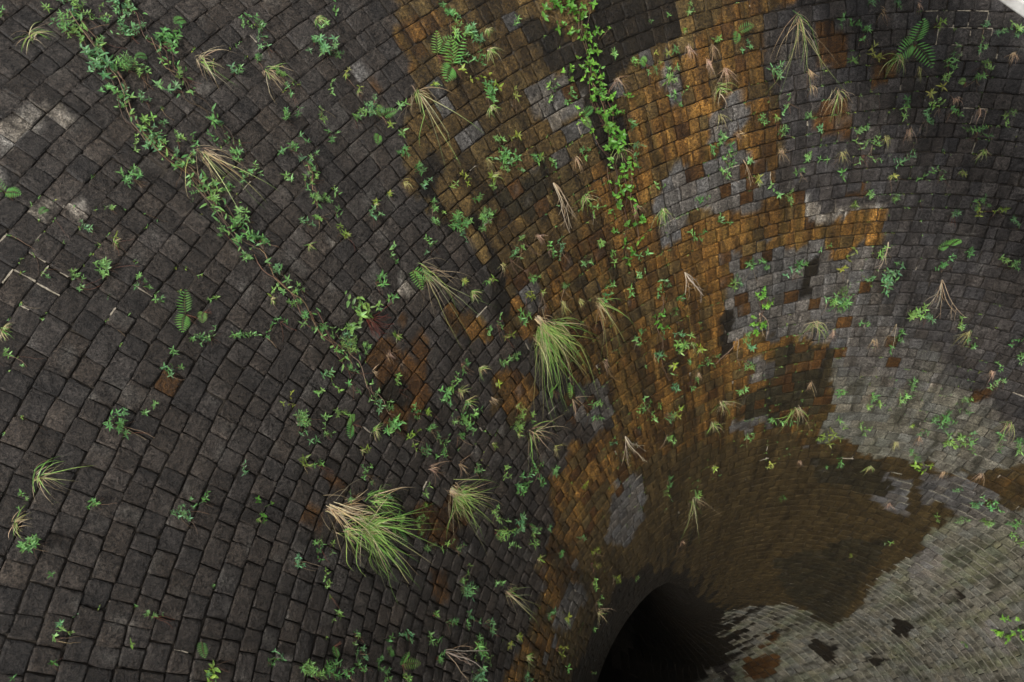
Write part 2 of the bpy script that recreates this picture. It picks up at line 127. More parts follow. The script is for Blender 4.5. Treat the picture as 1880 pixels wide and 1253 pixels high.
('K', [(21.53,89.7),(21.2,86.0),(20.84,82.7),(20.45,79.6),(20.03,76.8),(19.61,74.3),(19.43,71.2),(19.19,68.4),(18.98,65.6),(19.76,65.2),(20.6,64.5),(21.38,63.2),(22.25,61.7),(23.21,59.8),(24.29,58.0),(25.13,55.4),(25.07,61.4),(24.89,68.0),(24.53,75.1),(23.51,80.4),(22.49,85.3)]),
('B', [(22.46,117.1),(23.33,111.6),(25.28,101.0),(26.33,89.7),(27.5,82.7),(28.4,75.5),(29.18,68.0),(29.06,74.7),(28.85,82.0),(28.67,88.1),(28.55,92.9),(28.37,97.6),(19.76,131.0),(29.93,87.4),(30.86,77.8),(31.58,68.9),(32.09,63.1),(32.36,61.1),(32.57,59.8),(32.81,58.6),(33.05,57.2),(33.26,55.6),(33.53,54.0),(19.19,171.6),(18.17,174.9),(17.27,177.7),(16.49,180.1),(15.86,182.2),(15.29,184.0),(14.81,185.7),(15.05,184.0),(15.29,182.2),(15.5,180.4),(15.71,178.3),(15.92,176.2),(16.1,173.9),(16.25,171.7),(16.34,169.3),(16.4,166.9),(16.4,164.6),(16.61,161.6),(16.73,158.7),(16.79,155.7),(16.73,152.9),(16.85,149.9),(16.88,146.8),(16.85,143.8),(17.45,138.5),(17.87,133.1),(19.55,125.4)]),  # shade around the tunnel mouth, painted into the stone colour
('B', [(6.8,154.2),(7.04,154.1),(7.28,153.8),(7.4,152.5),(7.52,151.3),(7.76,151.8),(7.67,153.4),(7.55,154.8),(7.31,154.6),(7.04,154.3)]),
('r', [(27.2,67.1),(26.81,63.8),(27.29,59.7),(27.59,61.2)]),
('r', [(28.34,60.8),(27.92,57.5),(27.5,54.4),(28.07,47.4),(28.55,49.2),(29.06,50.9)]),
('B', [(25.88,56.6),(25.79,52.1),(25.7,47.9),(26.39,42.2),(26.42,47.0),(26.42,52.1)]),
('P', [(9.38,114.4),(9.41,114.2),(9.47,114.2),(9.44,114.4)]),
('P', [(2.06,155.3),(2.06,154.3),(2.06,153.5),(2.09,152.7),(2.12,151.8),(2.33,152.2),(2.36,152.9),(2.39,153.8),(2.42,154.5),(2.42,155.2),(2.24,155.7)]),
('P', [(1.97,156.4),(2.09,156.2),(2.24,155.9),(2.42,156.6),(2.3,157.1),(2.15,157.6),(2.06,157.0)]),
('P', [(2.87,156.9),(2.99,156.3),(3.08,156.7),(2.96,157.3)]),
('P', [(2.99,155.9),(3.08,155.3),(3.26,155.9),(3.2,156.3)]),
('P', [(5.45,148.3),(5.54,147.9),(5.6,148.3),(5.57,148.6)]),
('P', [(6.41,145.9),(6.56,145.4),(6.86,146.2),(6.68,146.8)]),
('P', [(13.34,91.9),(13.37,89.5),(13.4,87.1),(13.4,84.8),(13.37,82.5),(13.34,80.3),(13.31,78.2),(13.28,75.9),(13.4,75.5),(13.46,77.6),(13.49,79.9),(13.52,82.1),(13.55,84.5),(13.55,86.7),(13.55,89.1),(13.52,91.6)]),
('P', [(9.26,102.1),(9.26,100.3),(9.29,98.5),(9.32,96.7),(9.32,94.8),(9.32,93.0),(9.53,92.5),(9.56,94.1),(9.56,96.0),(9.56,97.8),(9.56,99.5),(9.53,101.3)]),
('B', [(19.46,46.7),(19.28,44.7),(19.58,41.4),(19.79,43.2)]),
('B', [(22.34,49.3),(22.07,43.6),(23.03,41.5),(23.3,46.0)]),
('B', [(25.01,43.2),(24.56,38.1),(24.98,36.3),(25.34,39.8)]),
('P', [(20.99,35.8),(20.63,33.0),(20.75,30.0),(21.2,32.1)]),
('P', [(19.67,36.6),(19.64,32.5),(19.58,28.6),(19.88,27.9),(19.94,31.8),(19.97,36.0)]),
('P', [(18.59,59.1),(18.47,54.5),(19.37,52.4),(19.85,54.4),(20.36,56.3),(19.43,57.9)]),
('G', [(3.92,138.5),(4.01,138.0),(4.25,138.2),(4.16,138.8)]),
]
MORTARED = [[(2.24,158.8),(2.36,158.5),(2.48,158.1),(2.6,157.8),(2.69,157.4),(2.81,157.0),(2.93,156.6),(3.05,157.3),(3.14,158.0),(3.26,158.7),(3.35,159.4),(3.35,160.1),(3.32,160.8),(3.32,161.5),(3.29,162.0),(3.2,162.3),(3.08,162.6),(2.99,162.9),(2.87,163.0),(2.81,162.6),(2.72,162.0),(2.66,161.5),(2.57,160.9),(2.48,160.4),(2.42,159.9),(2.33,159.4)],
[(5.39,92.3),(5.42,90.9),(5.42,89.7),(5.42,88.3),(5.39,87.0),(5.63,86.9),(5.87,86.6),(6.11,86.3),(6.35,86.0),(6.59,85.7),(6.86,85.3),(6.8,86.9),(6.77,88.4),(6.74,89.9),(6.68,91.5),(6.47,91.6),(6.23,91.9),(6.02,92.0),(5.81,92.2),(5.6,92.2)],
[(7.67,86.7),(7.67,85.2),(7.64,83.6),(8.0,82.9),(8.03,84.5),(8.06,86.2)]]
VINES = [[(1.43,148.0),(1.76,148.5),(2.12,149.2),(2.42,149.6),(2.72,150.4),(2.99,150.7),(3.29,150.8),(3.65,150.8),(3.89,151.1),(4.22,151.4),(4.52,151.7),(4.82,151.8)],[(4.82,151.8),(5.18,152.1),(5.57,152.5),(5.93,152.9),(6.26,153.2),(6.71,153.5)],[(1.76,145.9),(2.06,146.4),(2.36,146.5),(2.63,146.9),(2.81,147.1)],[(2.78,146.9),(3.08,147.2),(3.38,147.3),(3.77,147.6),(4.04,148.0)],[(4.82,121.2),(5.21,122.3),(5.66,122.7),(6.11,123.0),(6.56,123.0),(6.95,123.1),(7.34,122.7)],[(6.68,123.8),(7.07,123.0),(7.49,123.0),(7.88,123.3),(8.36,123.7),(8.81,124.1)],[(10.04,121.4),(10.55,122.8),(11.18,123.0),(12.02,123.1)],[(10.94,107.4),(11.6,107.4),(11.87,107.7)],[(4.55,145.2),(4.79,146.1),(5.03,146.8)],[(6.56,152.7),(6.95,153.6),(7.37,154.2),(7.73,154.2)]]
PLANTS = [
('w',0.95,150.1,0.13,'leafy weed above and left of the corner grass tuft'),
('w',1.25,148.6,0.13,''),
('w',1.31,147.8,0.13,''),
('w',1.46,147.6,0.13,'third leafy weed above and right of the corner grass tuft'),
('w',1.55,147.9,0.13,'nearest leafy weed right of the corner grass tuft'),
('w',1.64,147.3,0.13,'second leafy weed right of the corner grass tuft'),
('w',1.76,147.3,0.13,''),
('W',1.55,149.0,0.17,'nearest bushy leafy weed right of the corner grass tuft'),
('W',1.64,148.5,0.18,'second bushy leafy weed right of the corner grass tuft'),
('w',1.88,148.2,0.13,'third leafy weed right of the corner grass tuft'),
('W',1.73,146.2,0.18,'fourth bushy leafy weed right of the corner grass tuft'),
('w',1.76,145.7,0.13,''),
('W',1.97,146.9,0.18,'fifth bushy leafy weed right of the corner grass tuft'),
('w',2.06,146.4,0.13,''),
('W',2.33,146.1,0.23,'bushy leafy weed above and left of the matted upper-left straw tuft'),
('W',2.0,149.2,0.18,'third bushy leafy weed right of the corner grass tuft'),
('W',2.15,149.2,0.22,'bushy leafy weed below and right of the corner grass tuft'),
('w',2.24,148.9,0.13,''),
('W',2.33,148.5,0.18,'bushy leafy weed left of the matted upper-left straw tuft'),
('w',2.45,148.2,0.13,'second leafy weed left of the matted upper-left straw tuft'),
('w',2.48,147.9,0.13,'nearest leafy weed left of the matted upper-left straw tuft'),
('w',2.3,150.0,0.13,'leafy weed below and right of the corner grass tuft'),
('w',2.42,149.2,0.13,''),
('w',2.45,149.9,0.13,''),
('w',2.57,150.1,0.13,'fourth leafy weed below and left of the matted upper-left straw tuft'),
('w',2.72,149.2,0.13,'third leafy weed below and left of the matted upper-left straw tuft'),
('w',2.81,147.8,0.2,'second leafy weed below and left of the matted upper-left straw tuft'),
('W',2.93,150.3,0.18,'bushy leafy weed above and left of the trailing straw stem'),
('w',3.02,149.7,0.13,''),
('W',3.05,150.8,0.18,'bushy leafy weed left of the trailing straw stem'),
('w',3.02,151.5,0.13,'third leafy weed left of the trailing straw stem'),
('w',3.2,150.4,0.13,'second leafy weed left of the trailing straw stem'),
('w',3.26,149.7,0.13,'second leafy weed above and left of the trailing straw stem'),
('w',3.44,149.4,0.13,''),
('w',3.41,150.4,0.13,''),
('w',3.56,150.0,0.13,'nearest leafy weed below and left of the trailing straw stem'),
('w',3.53,150.8,0.13,'second leafy weed below and left of the trailing straw stem'),
('W',4.01,150.8,0.18,'bushy leafy weed below the trailing straw stem'),
('w',3.86,151.1,0.13,'nearest leafy weed below the trailing straw stem'),
('w',4.07,150.4,0.14,''),
('w',4.31,150.6,0.14,''),
('W',4.43,151.0,0.18,'nearest bushy leafy weed below and right of the trailing straw stem'),
('W',3.23,152.9,0.17,'bushy leafy weed below and left of the trailing straw stem'),
('w',3.26,154.9,0.13,'third leafy weed below and left of the trailing straw stem'),
('f',2.78,156.6,0.12,'nearest fern above the left-edge grass tuft'),
('f',2.36,157.0,0.2,'second fern above the left-edge grass tuft'),
('w',2.9,141.7,0.14,'third leafy weed above the straw tuft with a green blade'),
('w',2.99,142.0,0.14,'second leafy weed above the straw tuft with a green blade'),
('w',3.17,142.2,0.14,'nearest leafy weed above the straw tuft with a green blade'),
('w',3.2,143.1,0.14,'leafy weed above and left of the straw tuft with a green blade'),
('w',3.17,144.1,0.14,''),
('w',3.17,144.7,0.14,''),
('w',2.69,141.9,0.14,'fourth leafy weed above the straw tuft with a green blade'),
('w',3.5,142.6,0.14,'nearest leafy weed right of the straw tuft with a green blade'),
('g',3.23,138.5,0.29,'green grass tuft above and right of the straw tuft with a green blade'),
('w',3.35,138.9,0.15,''),
('w',3.17,137.1,0.15,''),
('W',3.59,139.4,0.2,'bushy leafy weed right of the straw tuft with a green blade'),
('w',3.5,139.9,0.15,'nearest leafy weed above and right of the straw tuft with a green blade'),
('w',3.74,139.2,0.15,'third leafy weed right of the straw tuft with a green blade'),
('w',3.71,142.9,0.14,'nearest leafy weed below and right of the straw tuft with a green blade'),
('w',3.98,140.5,0.15,''),
('w',4.04,143.7,0.14,''),
('w',3.98,144.3,0.14,'leafy weed below the straw tuft with a green blade'),
('w',4.25,142.6,0.15,'third leafy weed below and right of the straw tuft with a green blade'),
('w',4.52,143.0,0.15,'fifth leafy weed below and right of the straw tuft with a green blade'),
('w',4.28,144.7,0.14,''),
('w',4.25,146.1,0.14,''),
('w',4.28,145.5,0.14,'sixth leafy weed right of the trailing straw stem'),
('w',4.49,145.4,0.14,'eighth leafy weed right of the trailing straw stem'),
('w',4.52,144.8,0.14,'tenth leafy weed right of the trailing straw stem'),
('w',4.64,145.5,0.14,'ninth leafy weed right of the trailing straw stem'),
('w',4.55,146.8,0.14,''),
('w',4.76,146.5,0.14,''),
('w',4.76,145.8,0.14,'twelfth leafy weed right of the trailing straw stem'),
('w',4.91,146.6,0.14,'fifth leafy weed below and right of the trailing straw stem'),
('w',5.03,146.2,0.15,'fourth leafy weed above the red-rooted weed'),
('w',5.12,145.4,0.15,''),
('w',5.3,146.4,0.15,''),
('w',5.12,147.3,0.14,'fourth leafy weed above and left of the red-rooted weed'),
('w',5.06,148.3,0.14,'third leafy weed above and left of the red-rooted weed'),
('w',3.74,147.8,0.14,'second leafy weed right of the trailing straw stem'),
('w',3.89,148.2,0.14,'third leafy weed right of the trailing straw stem'),
('w',3.65,148.3,0.14,''),
('w',3.47,147.6,0.14,''),
('w',4.19,147.9,0.14,'fourth leafy weed right of the trailing straw stem'),
('w',4.16,148.7,0.14,'second leafy weed below and right of the trailing straw stem'),
('w',2.78,146.9,0.13,'nearest leafy weed below and left of the matted upper-left straw tuft'),
('G',1.37,150.1,0.38,'sprawling pale grass tuft with curling green blades in the top left corner'),
('D',2.78,145.4,0.58,'matted straw-coloured grass tuft hanging on dark stone, upper left'),
('D',3.38,143.1,0.5,'thin straw tuft with one long green blade, right of the matted straw tuft'),
('D',3.56,149.3,0.87,'long straw grass stem trailing down right from the leafy vine'),
('f',2.3,144.4,0.19,'fern above and left of the matted upper-left straw tuft'),
('f',2.36,147.3,0.15,'fern left of the matted upper-left straw tuft'),
('w',3.92,131.2,0.16,''),
('w',4.07,131.2,0.16,''),
('w',4.16,131.1,0.16,'second leafy weed above the brightest fern'),
('W',4.43,131.0,0.21,'bushy leafy weed above the brightest fern'),
('W',4.55,130.4,0.21,'bushy leafy weed above and right of the brightest fern'),
('w',4.46,131.9,0.16,''),
('w',4.73,131.4,0.16,''),
('w',4.85,130.8,0.16,'nearest leafy weed right of the brightest fern'),
('g',4.82,129.7,0.36,'nearest green grass tuft above and right of the brightest fern'),
('g',4.55,129.1,0.18,'second green grass tuft above and right of the brightest fern'),
('w',4.67,126.9,0.15,''),
('B',4.73,124.0,0.28,'nearest bushy round-leaved creeper above and right of the brightest fern'),
('B',4.79,122.6,0.28,'second bushy round-leaved creeper above and right of the brightest fern'),
('B',4.85,121.2,0.25,'third bushy round-leaved creeper above and right of the brightest fern'),
('b',5.09,122.3,0.18,'third round-leaved creeper right of the brightest fern'),
('b',5.18,123.0,0.18,'nearest round-leaved creeper right of the brightest fern'),
('b',5.3,122.1,0.19,'sixth round-leaved creeper right of the brightest fern'),
('b',5.45,121.4,0.19,'seventh round-leaved creeper right of the brightest fern'),
('b',5.51,122.8,0.25,'second round-leaved creeper right of the brightest fern'),
('b',5.63,123.0,0.24,'fourth round-leaved creeper right of the brightest fern'),
('b',5.75,123.0,0.19,'fifth round-leaved creeper right of the brightest fern'),
('w',5.66,120.6,0.17,''),
('b',5.72,124.7,0.19,'round-leaved creeper above the bare twig spray'),
('b',5.99,122.8,0.19,'eighth round-leaved creeper above and right of the bare twig spray'),
('b',6.11,122.8,0.19,'seventh round-leaved creeper above and right of the bare twig spray'),
('b',6.26,122.6,0.19,'sixth round-leaved creeper above and right of the bare twig spray'),
('b',6.23,123.7,0.19,'fourth round-leaved creeper above and right of the bare twig spray'),
('b',6.5,121.9,0.19,'fifth round-leaved creeper above and right of the bare twig spray'),
('b',6.59,123.4,0.28,'second round-leaved creeper above and right of the bare twig spray'),
('b',6.47,124.8,0.19,'nearest round-leaved creeper above and right of the bare twig spray'),
('b',6.56,122.7,0.19,'third round-leaved creeper above and right of the bare twig spray'),
('b',6.29,121.3,0.19,'ninth round-leaved creeper above and right of the bare twig spray'),
('f',6.35,124.8,0.22,'fern above and right of the bare twig spray'),
('w',6.8,120.7,0.18,''),
('B',6.95,123.3,0.3,'bushy round-leaved creeper above and right of the bare twig spray'),
('g',7.1,122.4,0.53,'green grass tuft above and right of the bare twig spray'),
('w',7.16,121.0,0.18,'second leafy weed above and right of the bare twig spray'),
('w',7.34,121.4,0.18,'leafy weed right of the bare twig spray'),
('b',7.46,123.0,0.2,'second round-leaved creeper right of the bare twig spray'),
('b',7.85,123.4,0.27,'third round-leaved creeper right of the bare twig spray'),
('b',7.97,124.7,0.2,'nearest round-leaved creeper right of the bare twig spray'),
('b',8.33,122.6,0.2,'second round-leaved creeper above and left of the root tangle'),
('d',8.09,122.4,0.31,'dry straw brush right of the bare twig spray'),
('w',8.03,119.8,0.19,''),
('g',8.45,119.5,0.56,'green grass tuft above the root tangle'),
('w',6.47,116.8,0.27,'fourth leafy weed above and left of the pale diagonal twigs'),
('w',6.2,117.8,0.18,'sixth leafy weed above and left of the pale diagonal twigs'),
('y',5.99,116.5,0.18,'second yellow-green weed left of the tuft at the top edge'),
('f',6.02,117.8,0.21,'fern above and left of the pale diagonal twigs'),
('w',5.96,119.1,0.17,''),
('w',5.99,115.3,0.18,''),
('w',6.32,116.0,0.18,'fifth leafy weed above and left of the pale diagonal twigs'),
('w',6.74,115.6,0.18,'third leafy weed above and left of the pale diagonal twigs'),
('w',5.45,115.1,0.12,''),
('w',5.45,116.5,0.12,''),
('d',6.05,120.7,0.29,'second dry straw brush above and right of the bare twig spray'),
('d',6.86,126.8,0.35,'nearest dry straw brush above and right of the bare twig spray'),
('w',6.83,126.1,0.17,'nearest leafy weed above and right of the bare twig spray'),
('w',5.78,126.6,0.17,'third leafy weed above the bare twig spray'),
('w',6.02,125.2,0.17,'second leafy weed above the bare twig spray'),
('y',5.57,129.6,0.16,'second yellow-green weed below and right of the brightest fern'),
('y',6.05,131.4,0.17,'second yellow-green weed above and left of the bare twig spray'),
('w',6.02,132.6,0.16,'third leafy weed above and left of the bare twig spray'),
('w',6.53,130.7,0.17,'nearest leafy weed above and left of the bare twig spray'),
('y',6.56,129.8,0.17,'nearest yellow-green weed above and left of the bare twig spray'),
('w',6.77,129.0,0.17,''),
('w',6.5,132.4,0.17,''),
('W',6.23,133.1,0.22,'bushy leafy weed above and left of the bare twig spray'),
('w',6.32,132.4,0.17,'second leafy weed above and left of the bare twig spray'),
('d',6.11,134.2,0.23,'dry straw brush left of the bare twig spray'),
('y',6.35,134.5,0.33,'nearest yellow-green weed left of the bare twig spray'),
('w',6.5,135.0,0.16,''),
('w',6.11,138.1,0.16,''),
('y',6.14,136.7,0.16,'second yellow-green weed left of the bare twig spray'),
('w',6.11,140.1,0.16,'fourth leafy weed above the long-stemmed straw tuft'),
('w',6.29,140.8,0.16,'second leafy weed above the long-stemmed straw tuft'),
('w',6.29,139.9,0.11,''),
('w',6.47,137.1,0.16,''),
('w',5.87,139.9,0.16,'fifth leafy weed above the long-stemmed straw tuft'),
('w',5.6,139.5,0.16,'second leafy weed below the drooping pale tuft'),
('d',5.6,140.9,0.15,'dry straw brush below the drooping pale tuft'),
('w',5.3,139.6,0.15,'nearest leafy weed below the drooping pale tuft'),
('w',5.06,139.1,0.15,''),
('w',4.82,137.5,0.15,''),
('W',4.58,139.5,0.2,'bushy leafy weed left of the drooping pale tuft'),
('w',4.52,140.8,0.15,'second leafy weed left of the drooping pale tuft'),
('f',4.73,139.2,0.2,'nearest fern below and left of the drooping pale tuft'),
('f',4.88,140.2,0.18,'second fern below and left of the drooping pale tuft'),
('y',4.88,139.1,0.15,'yellow-green weed below and left of the drooping pale tuft'),
('w',4.52,140.2,0.15,'nearest leafy weed left of the drooping pale tuft'),
('D',4.76,136.0,0.93,'wide pale grass tuft with drooping blades below the brightest fern'),
('f',4.73,132.8,0.38,'brightest green fern frond spreading over dark stones near the top'),
('f',4.49,133.3,0.27,'fern above and left of the brightest fern'),
('y',4.79,134.7,0.16,'yellow-green weed above and right of the drooping pale tuft'),
('y',5.12,131.9,0.29,'nearest yellow-green weed below and right of the brightest fern'),
('W',5.33,131.5,0.22,'bushy leafy weed below and right of the brightest fern'),
('g',5.51,131.8,0.28,'green grass tuft below and right of the brightest fern'),
('y',4.28,139.5,0.15,'yellow-green weed left of the drooping pale tuft'),
('y',4.01,139.5,0.15,'yellow-green weed right of the straw tuft with a green blade'),
('y',5.57,142.4,0.15,'second yellow-green weed above and left of the long-stemmed straw tuft'),
('y',5.54,143.7,0.15,'nearest yellow-green weed above and left of the long-stemmed straw tuft'),
('w',5.63,144.4,0.15,'second leafy weed above and left of the long-stemmed straw tuft'),
('W',6.53,139.5,0.22,'bushy leafy weed above and right of the long-stemmed straw tuft'),
('w',6.62,138.4,0.16,'fourth leafy weed above and right of the long-stemmed straw tuft'),
('W',6.77,137.1,0.22,'bushy leafy weed below and left of the bare twig spray'),
('t',7.01,129.7,0.95,'large spray of bare beige twigs hanging on rust-stained stone'),
('g',7.52,127.3,0.53,'green grass tuft below and right of the bare twig spray'),
('w',7.79,126.8,0.18,'leafy weed below and right of the bare twig spray'),
('w',5.48,113.0,0.18,'second leafy weed left of the tuft at the top edge'),
('f',5.99,109.0,0.23,'fern left of the tuft at the top edge'),
('w',5.96,111.5,0.18,''),
('w',6.23,108.6,0.18,'nearest leafy weed below and left of the tuft at the top edge'),
('y',5.75,113.7,0.12,'nearest yellow-green weed left of the tuft at the top edge'),
('w',6.77,106.2,0.24,'second leafy weed below and left of the tuft at the top edge'),
('w',7.31,104.6,0.19,'leafy weed left of the green-skirted straw tuft'),
('w',7.58,111.6,0.19,''),
('w',7.76,111.6,0.19,''),
('w',7.79,113.0,0.19,'second leafy weed left of the pale diagonal twigs'),
('w',8.0,111.8,0.19,'nearest leafy weed left of the pale diagonal twigs'),
('w',8.24,111.8,0.19,'nearest leafy weed below and left of the pale diagonal twigs'),
('y',8.57,108.1,0.25,'yellow-green weed below and right of the pale diagonal twigs'),
('w',8.84,105.9,0.2,''),
('w',9.02,104.4,0.2,'third leafy weed below and right of the pale diagonal twigs'),
('w',8.18,108.8,0.19,'nearest leafy weed below and right of the pale diagonal twigs'),
('w',8.6,103.2,0.2,'nearest leafy weed right of the pale diagonal twigs'),
('w',8.3,102.5,0.19,'second leafy weed right of the pale diagonal twigs'),
('w',8.36,100.9,0.19,''),
('w',7.82,101.1,0.19,''),
('w',8.03,97.1,0.19,'nearest leafy weed below and right of the green-skirted straw tuft'),
('w',8.42,96.2,0.27,'second leafy weed below the green-skirted straw tuft'),
('w',8.24,95.4,0.19,'second leafy weed below and right of the green-skirted straw tuft'),
('w',7.55,92.7,0.19,''),
('w',7.73,92.7,0.19,''),
('w',7.85,90.1,0.19,'fourth leafy weed below the upper-right fern'),
('w',7.67,89.2,0.19,'second leafy weed below the upper-right fern'),
('w',7.7,87.8,0.19,'fourth leafy weed below and right of the upper-right fern'),
('w',8.0,86.3,0.19,''),
('w',8.06,84.8,0.25,'fifth leafy weed above the flat right fern'),
('w',7.73,82.8,0.19,''),
('w',7.88,82.2,0.13,''),
('w',7.16,86.3,0.19,'third leafy weed below and right of the upper-right fern'),
('f',7.22,87.3,0.17,'fern below and right of the upper-right fern'),
('w',7.16,89.2,0.19,''),
('w',6.95,89.9,0.19,''),
('w',6.8,89.1,0.19,'nearest leafy weed right of the upper-right fern'),
('w',6.95,86.0,0.19,'third leafy weed right of the upper-right fern'),
('w',6.68,86.7,0.19,'second leafy weed right of the upper-right fern'),
('w',6.44,85.3,0.18,''),
('w',6.41,84.3,0.18,''),
('w',6.41,83.4,0.18,''),
('w',6.32,86.7,0.18,'fourth leafy weed right of the upper-right fern'),
('y',6.29,91.1,0.18,'yellow-green weed above and right of the upper-right fern'),
('d',6.02,95.8,0.27,'dry straw brush above and left of the upper-right fern'),
('w',5.96,95.0,0.18,''),
('d',5.96,92.7,0.22,'dry straw brush above the upper-right fern'),
('w',5.9,97.1,0.18,'second leafy weed above and left of the upper-right fern'),
('w',6.38,97.4,0.18,'leafy weed left of the upper-right fern'),
('w',6.2,98.3,0.18,'second leafy weed right of the tuft at the top edge'),
('w',6.05,99.5,0.18,''),
('w',6.77,98.6,0.19,''),
('y',6.71,96.5,0.28,'yellow-green weed left of the upper-right fern'),
('y',7.37,90.5,0.28,'yellow-green weed below the upper-right fern'),
('w',8.57,91.6,0.2,'third leafy weed above the straight twig'),
('y',8.87,92.7,0.2,'yellow-green weed above the straight twig'),
('w',9.11,94.8,0.2,''),
('w',8.78,98.3,0.2,''),
('y',9.38,96.5,0.2,'yellow-green weed above and left of the straight twig'),
('w',9.29,91.8,0.2,'nearest leafy weed above the straight twig'),
('w',8.84,87.3,0.2,'third leafy weed above the flat right fern'),
('w',8.9,88.8,0.2,''),
('y',8.78,85.3,0.2,'yellow-green weed above the flat right fern'),
('g',8.39,83.6,0.33,'green grass tuft above the flat right fern'),
('w',9.35,82.0,0.2,'nearest leafy weed above and right of the flat right fern'),
('w',9.56,84.6,0.2,'nearest leafy weed above the flat right fern'),
('y',9.41,79.7,0.2,'second yellow-green weed above and right of the flat right fern'),
('w',9.56,77.8,0.2,''),
('y',9.56,81.8,0.2,'nearest yellow-green weed above and right of the flat right fern'),
('w',7.76,105.8,0.19,'leafy weed above and right of the pale diagonal twigs'),
('w',7.46,107.9,0.19,'leafy weed above the pale diagonal twigs'),
('y',7.52,105.9,0.19,'yellow-green weed above and right of the pale diagonal twigs'),
('w',7.61,102.8,0.19,''),
('w',9.17,112.9,0.2,''),
('w',8.51,115.0,0.19,'second leafy weed below and left of the pale diagonal twigs'),
('d',5.99,113.7,0.32,'second dry straw brush left of the tuft at the top edge'),
('d',6.08,111.4,0.32,'nearest dry straw brush left of the tuft at the top edge'),
('d',6.29,112.1,0.32,'dry straw brush below and left of the tuft at the top edge'),
('d',6.5,110.7,0.33,'second dry straw brush above the pale diagonal twigs'),
('g',6.77,111.5,0.5,'green grass tuft above the pale diagonal twigs'),
('d',7.22,111.8,0.26,'dry straw brush above and left of the pale diagonal twigs'),
('D',5.99,103.4,1.18,'largest brown grass tuft at the top edge with wide-flung blades'),
('D',7.28,99.5,0.71,'straw tuft with a green skirt of blades below the top-edge tuft'),
('d',6.86,102.5,0.28,'dry straw brush above and left of the green-skirted straw tuft'),
('d',7.1,102.3,0.28,'dry straw brush left of the green-skirted straw tuft'),
('f',6.59,92.7,0.48,'dark green fern frond raised above a grass tuft, upper right'),
('g',6.77,94.0,0.61,'green grass tuft below and left of the upper-right fern'),
('d',6.98,91.8,0.26,'nearest dry straw brush below the upper-right fern'),
('d',6.71,83.5,0.24,'dry straw brush right of the upper-right fern'),
('d',8.09,105.5,0.33,'dry straw brush right of the pale diagonal twigs'),
('d',8.33,98.6,0.25,'dry straw brush below the green-skirted straw tuft'),
('d',8.03,91.8,0.29,'second dry straw brush below the upper-right fern'),
('d',8.12,94.1,0.23,'dry straw brush below and right of the green-skirted straw tuft'),
('d',7.61,110.1,0.3,'nearest dry straw brush above the pale diagonal twigs'),
('d',7.49,87.7,0.19,'nearest dry straw brush below and right of the upper-right fern'),
('d',7.67,85.2,0.23,'second dry straw brush below and right of the upper-right fern'),
('t',8.09,109.7,0.57,'two pale diagonal twigs over grey stones right of the leafy creeper'),
('w',3.23,156.3,0.12,'third leafy weed above and left of the lone left fern'),
('y',3.53,156.2,0.19,'yellow-green weed above and left of the lone left fern'),
('W',3.62,157.6,0.17,'bushy leafy weed above and left of the lone left fern'),
('w',3.56,157.8,0.12,''),
('w',3.23,159.4,0.1,''),
('w',3.44,158.8,0.12,'second leafy weed above and right of the left-edge grass tuft'),
('w',3.53,159.1,0.12,'third leafy weed above and right of the left-edge grass tuft'),
('w',4.04,157.4,0.13,'nearest leafy weed above and left of the lone left fern'),
('w',4.31,157.7,0.13,''),
('w',4.76,155.7,0.13,''),
('f',4.61,157.4,0.26,'fern with a horizontal frond alone on dark stones at left'),
('f',4.76,156.7,0.17,'fern right of the lone left fern'),
('w',4.94,157.8,0.13,'nearest leafy weed below and right of the lone left fern'),
('w',5.0,157.7,0.13,'second leafy weed below and right of the lone left fern'),
('w',4.82,158.5,0.09,''),
('w',5.21,156.9,0.13,''),
('w',5.33,156.3,0.13,'nearest leafy weed right of the lone left fern'),
('w',5.54,155.7,0.14,'second leafy weed right of the lone left fern'),
('w',5.57,154.3,0.14,'sixth leafy weed left of the red-rooted weed'),
('w',4.79,159.7,0.13,''),
('w',4.82,160.4,0.13,''),
('w',4.82,160.8,0.13,'fourth leafy weed below the lone left fern'),
('w',3.29,163.6,0.11,'leafy weed below the left-edge grass tuft'),
('w',3.53,163.7,0.08,''),
('G',3.17,162.6,0.19,'pale grass tuft cut off by the left edge'),
('w',4.82,163.3,0.12,''),
('w',4.85,162.7,0.12,''),
('W',4.61,164.4,0.16,'bushy leafy weed above and right of the wide left grass tuft'),
('w',4.64,163.7,0.12,'second leafy weed above and right of the wide left grass tuft'),
('w',4.7,164.7,0.12,'nearest leafy weed above and right of the wide left grass tuft'),
('w',4.46,151.5,0.14,''),
('w',4.55,152.0,0.14,''),
('W',4.76,151.1,0.19,'second bushy leafy weed below and right of the trailing straw stem'),
('w',4.79,152.5,0.14,'second leafy weed above and right of the lone left fern'),
('w',4.37,152.2,0.13,'second leafy weed below the trailing straw stem'),
('w',5.15,152.0,0.14,'third leafy weed above and right of the lone left fern'),
('w',5.3,152.5,0.14,''),
('w',5.39,152.5,0.14,''),
('w',5.54,151.8,0.14,'second leafy weed above and left of the red-rooted weed'),
('y',5.33,153.6,0.14,'yellow-green weed right of the lone left fern'),
('w',5.57,152.9,0.14,'fourth leafy weed left of the red-rooted weed'),
('w',5.75,152.9,0.14,''),
('w',5.87,153.1,0.14,''),
('w',6.11,152.9,0.14,'nearest leafy weed left of the red-rooted weed'),
('w',6.26,152.5,0.15,'third leafy weed below and left of the red-rooted weed'),
('w',6.5,153.4,0.15,'fourth leafy weed below and left of the red-rooted weed'),
('w',6.5,155.5,0.14,''),
('w',6.65,155.5,0.14,''),
('w',6.53,156.6,0.14,''),
('y',6.26,158.4,0.14,'yellow-green weed above the largest grass clump'),
('W',6.5,159.0,0.19,'bushy leafy weed above the largest grass clump'),
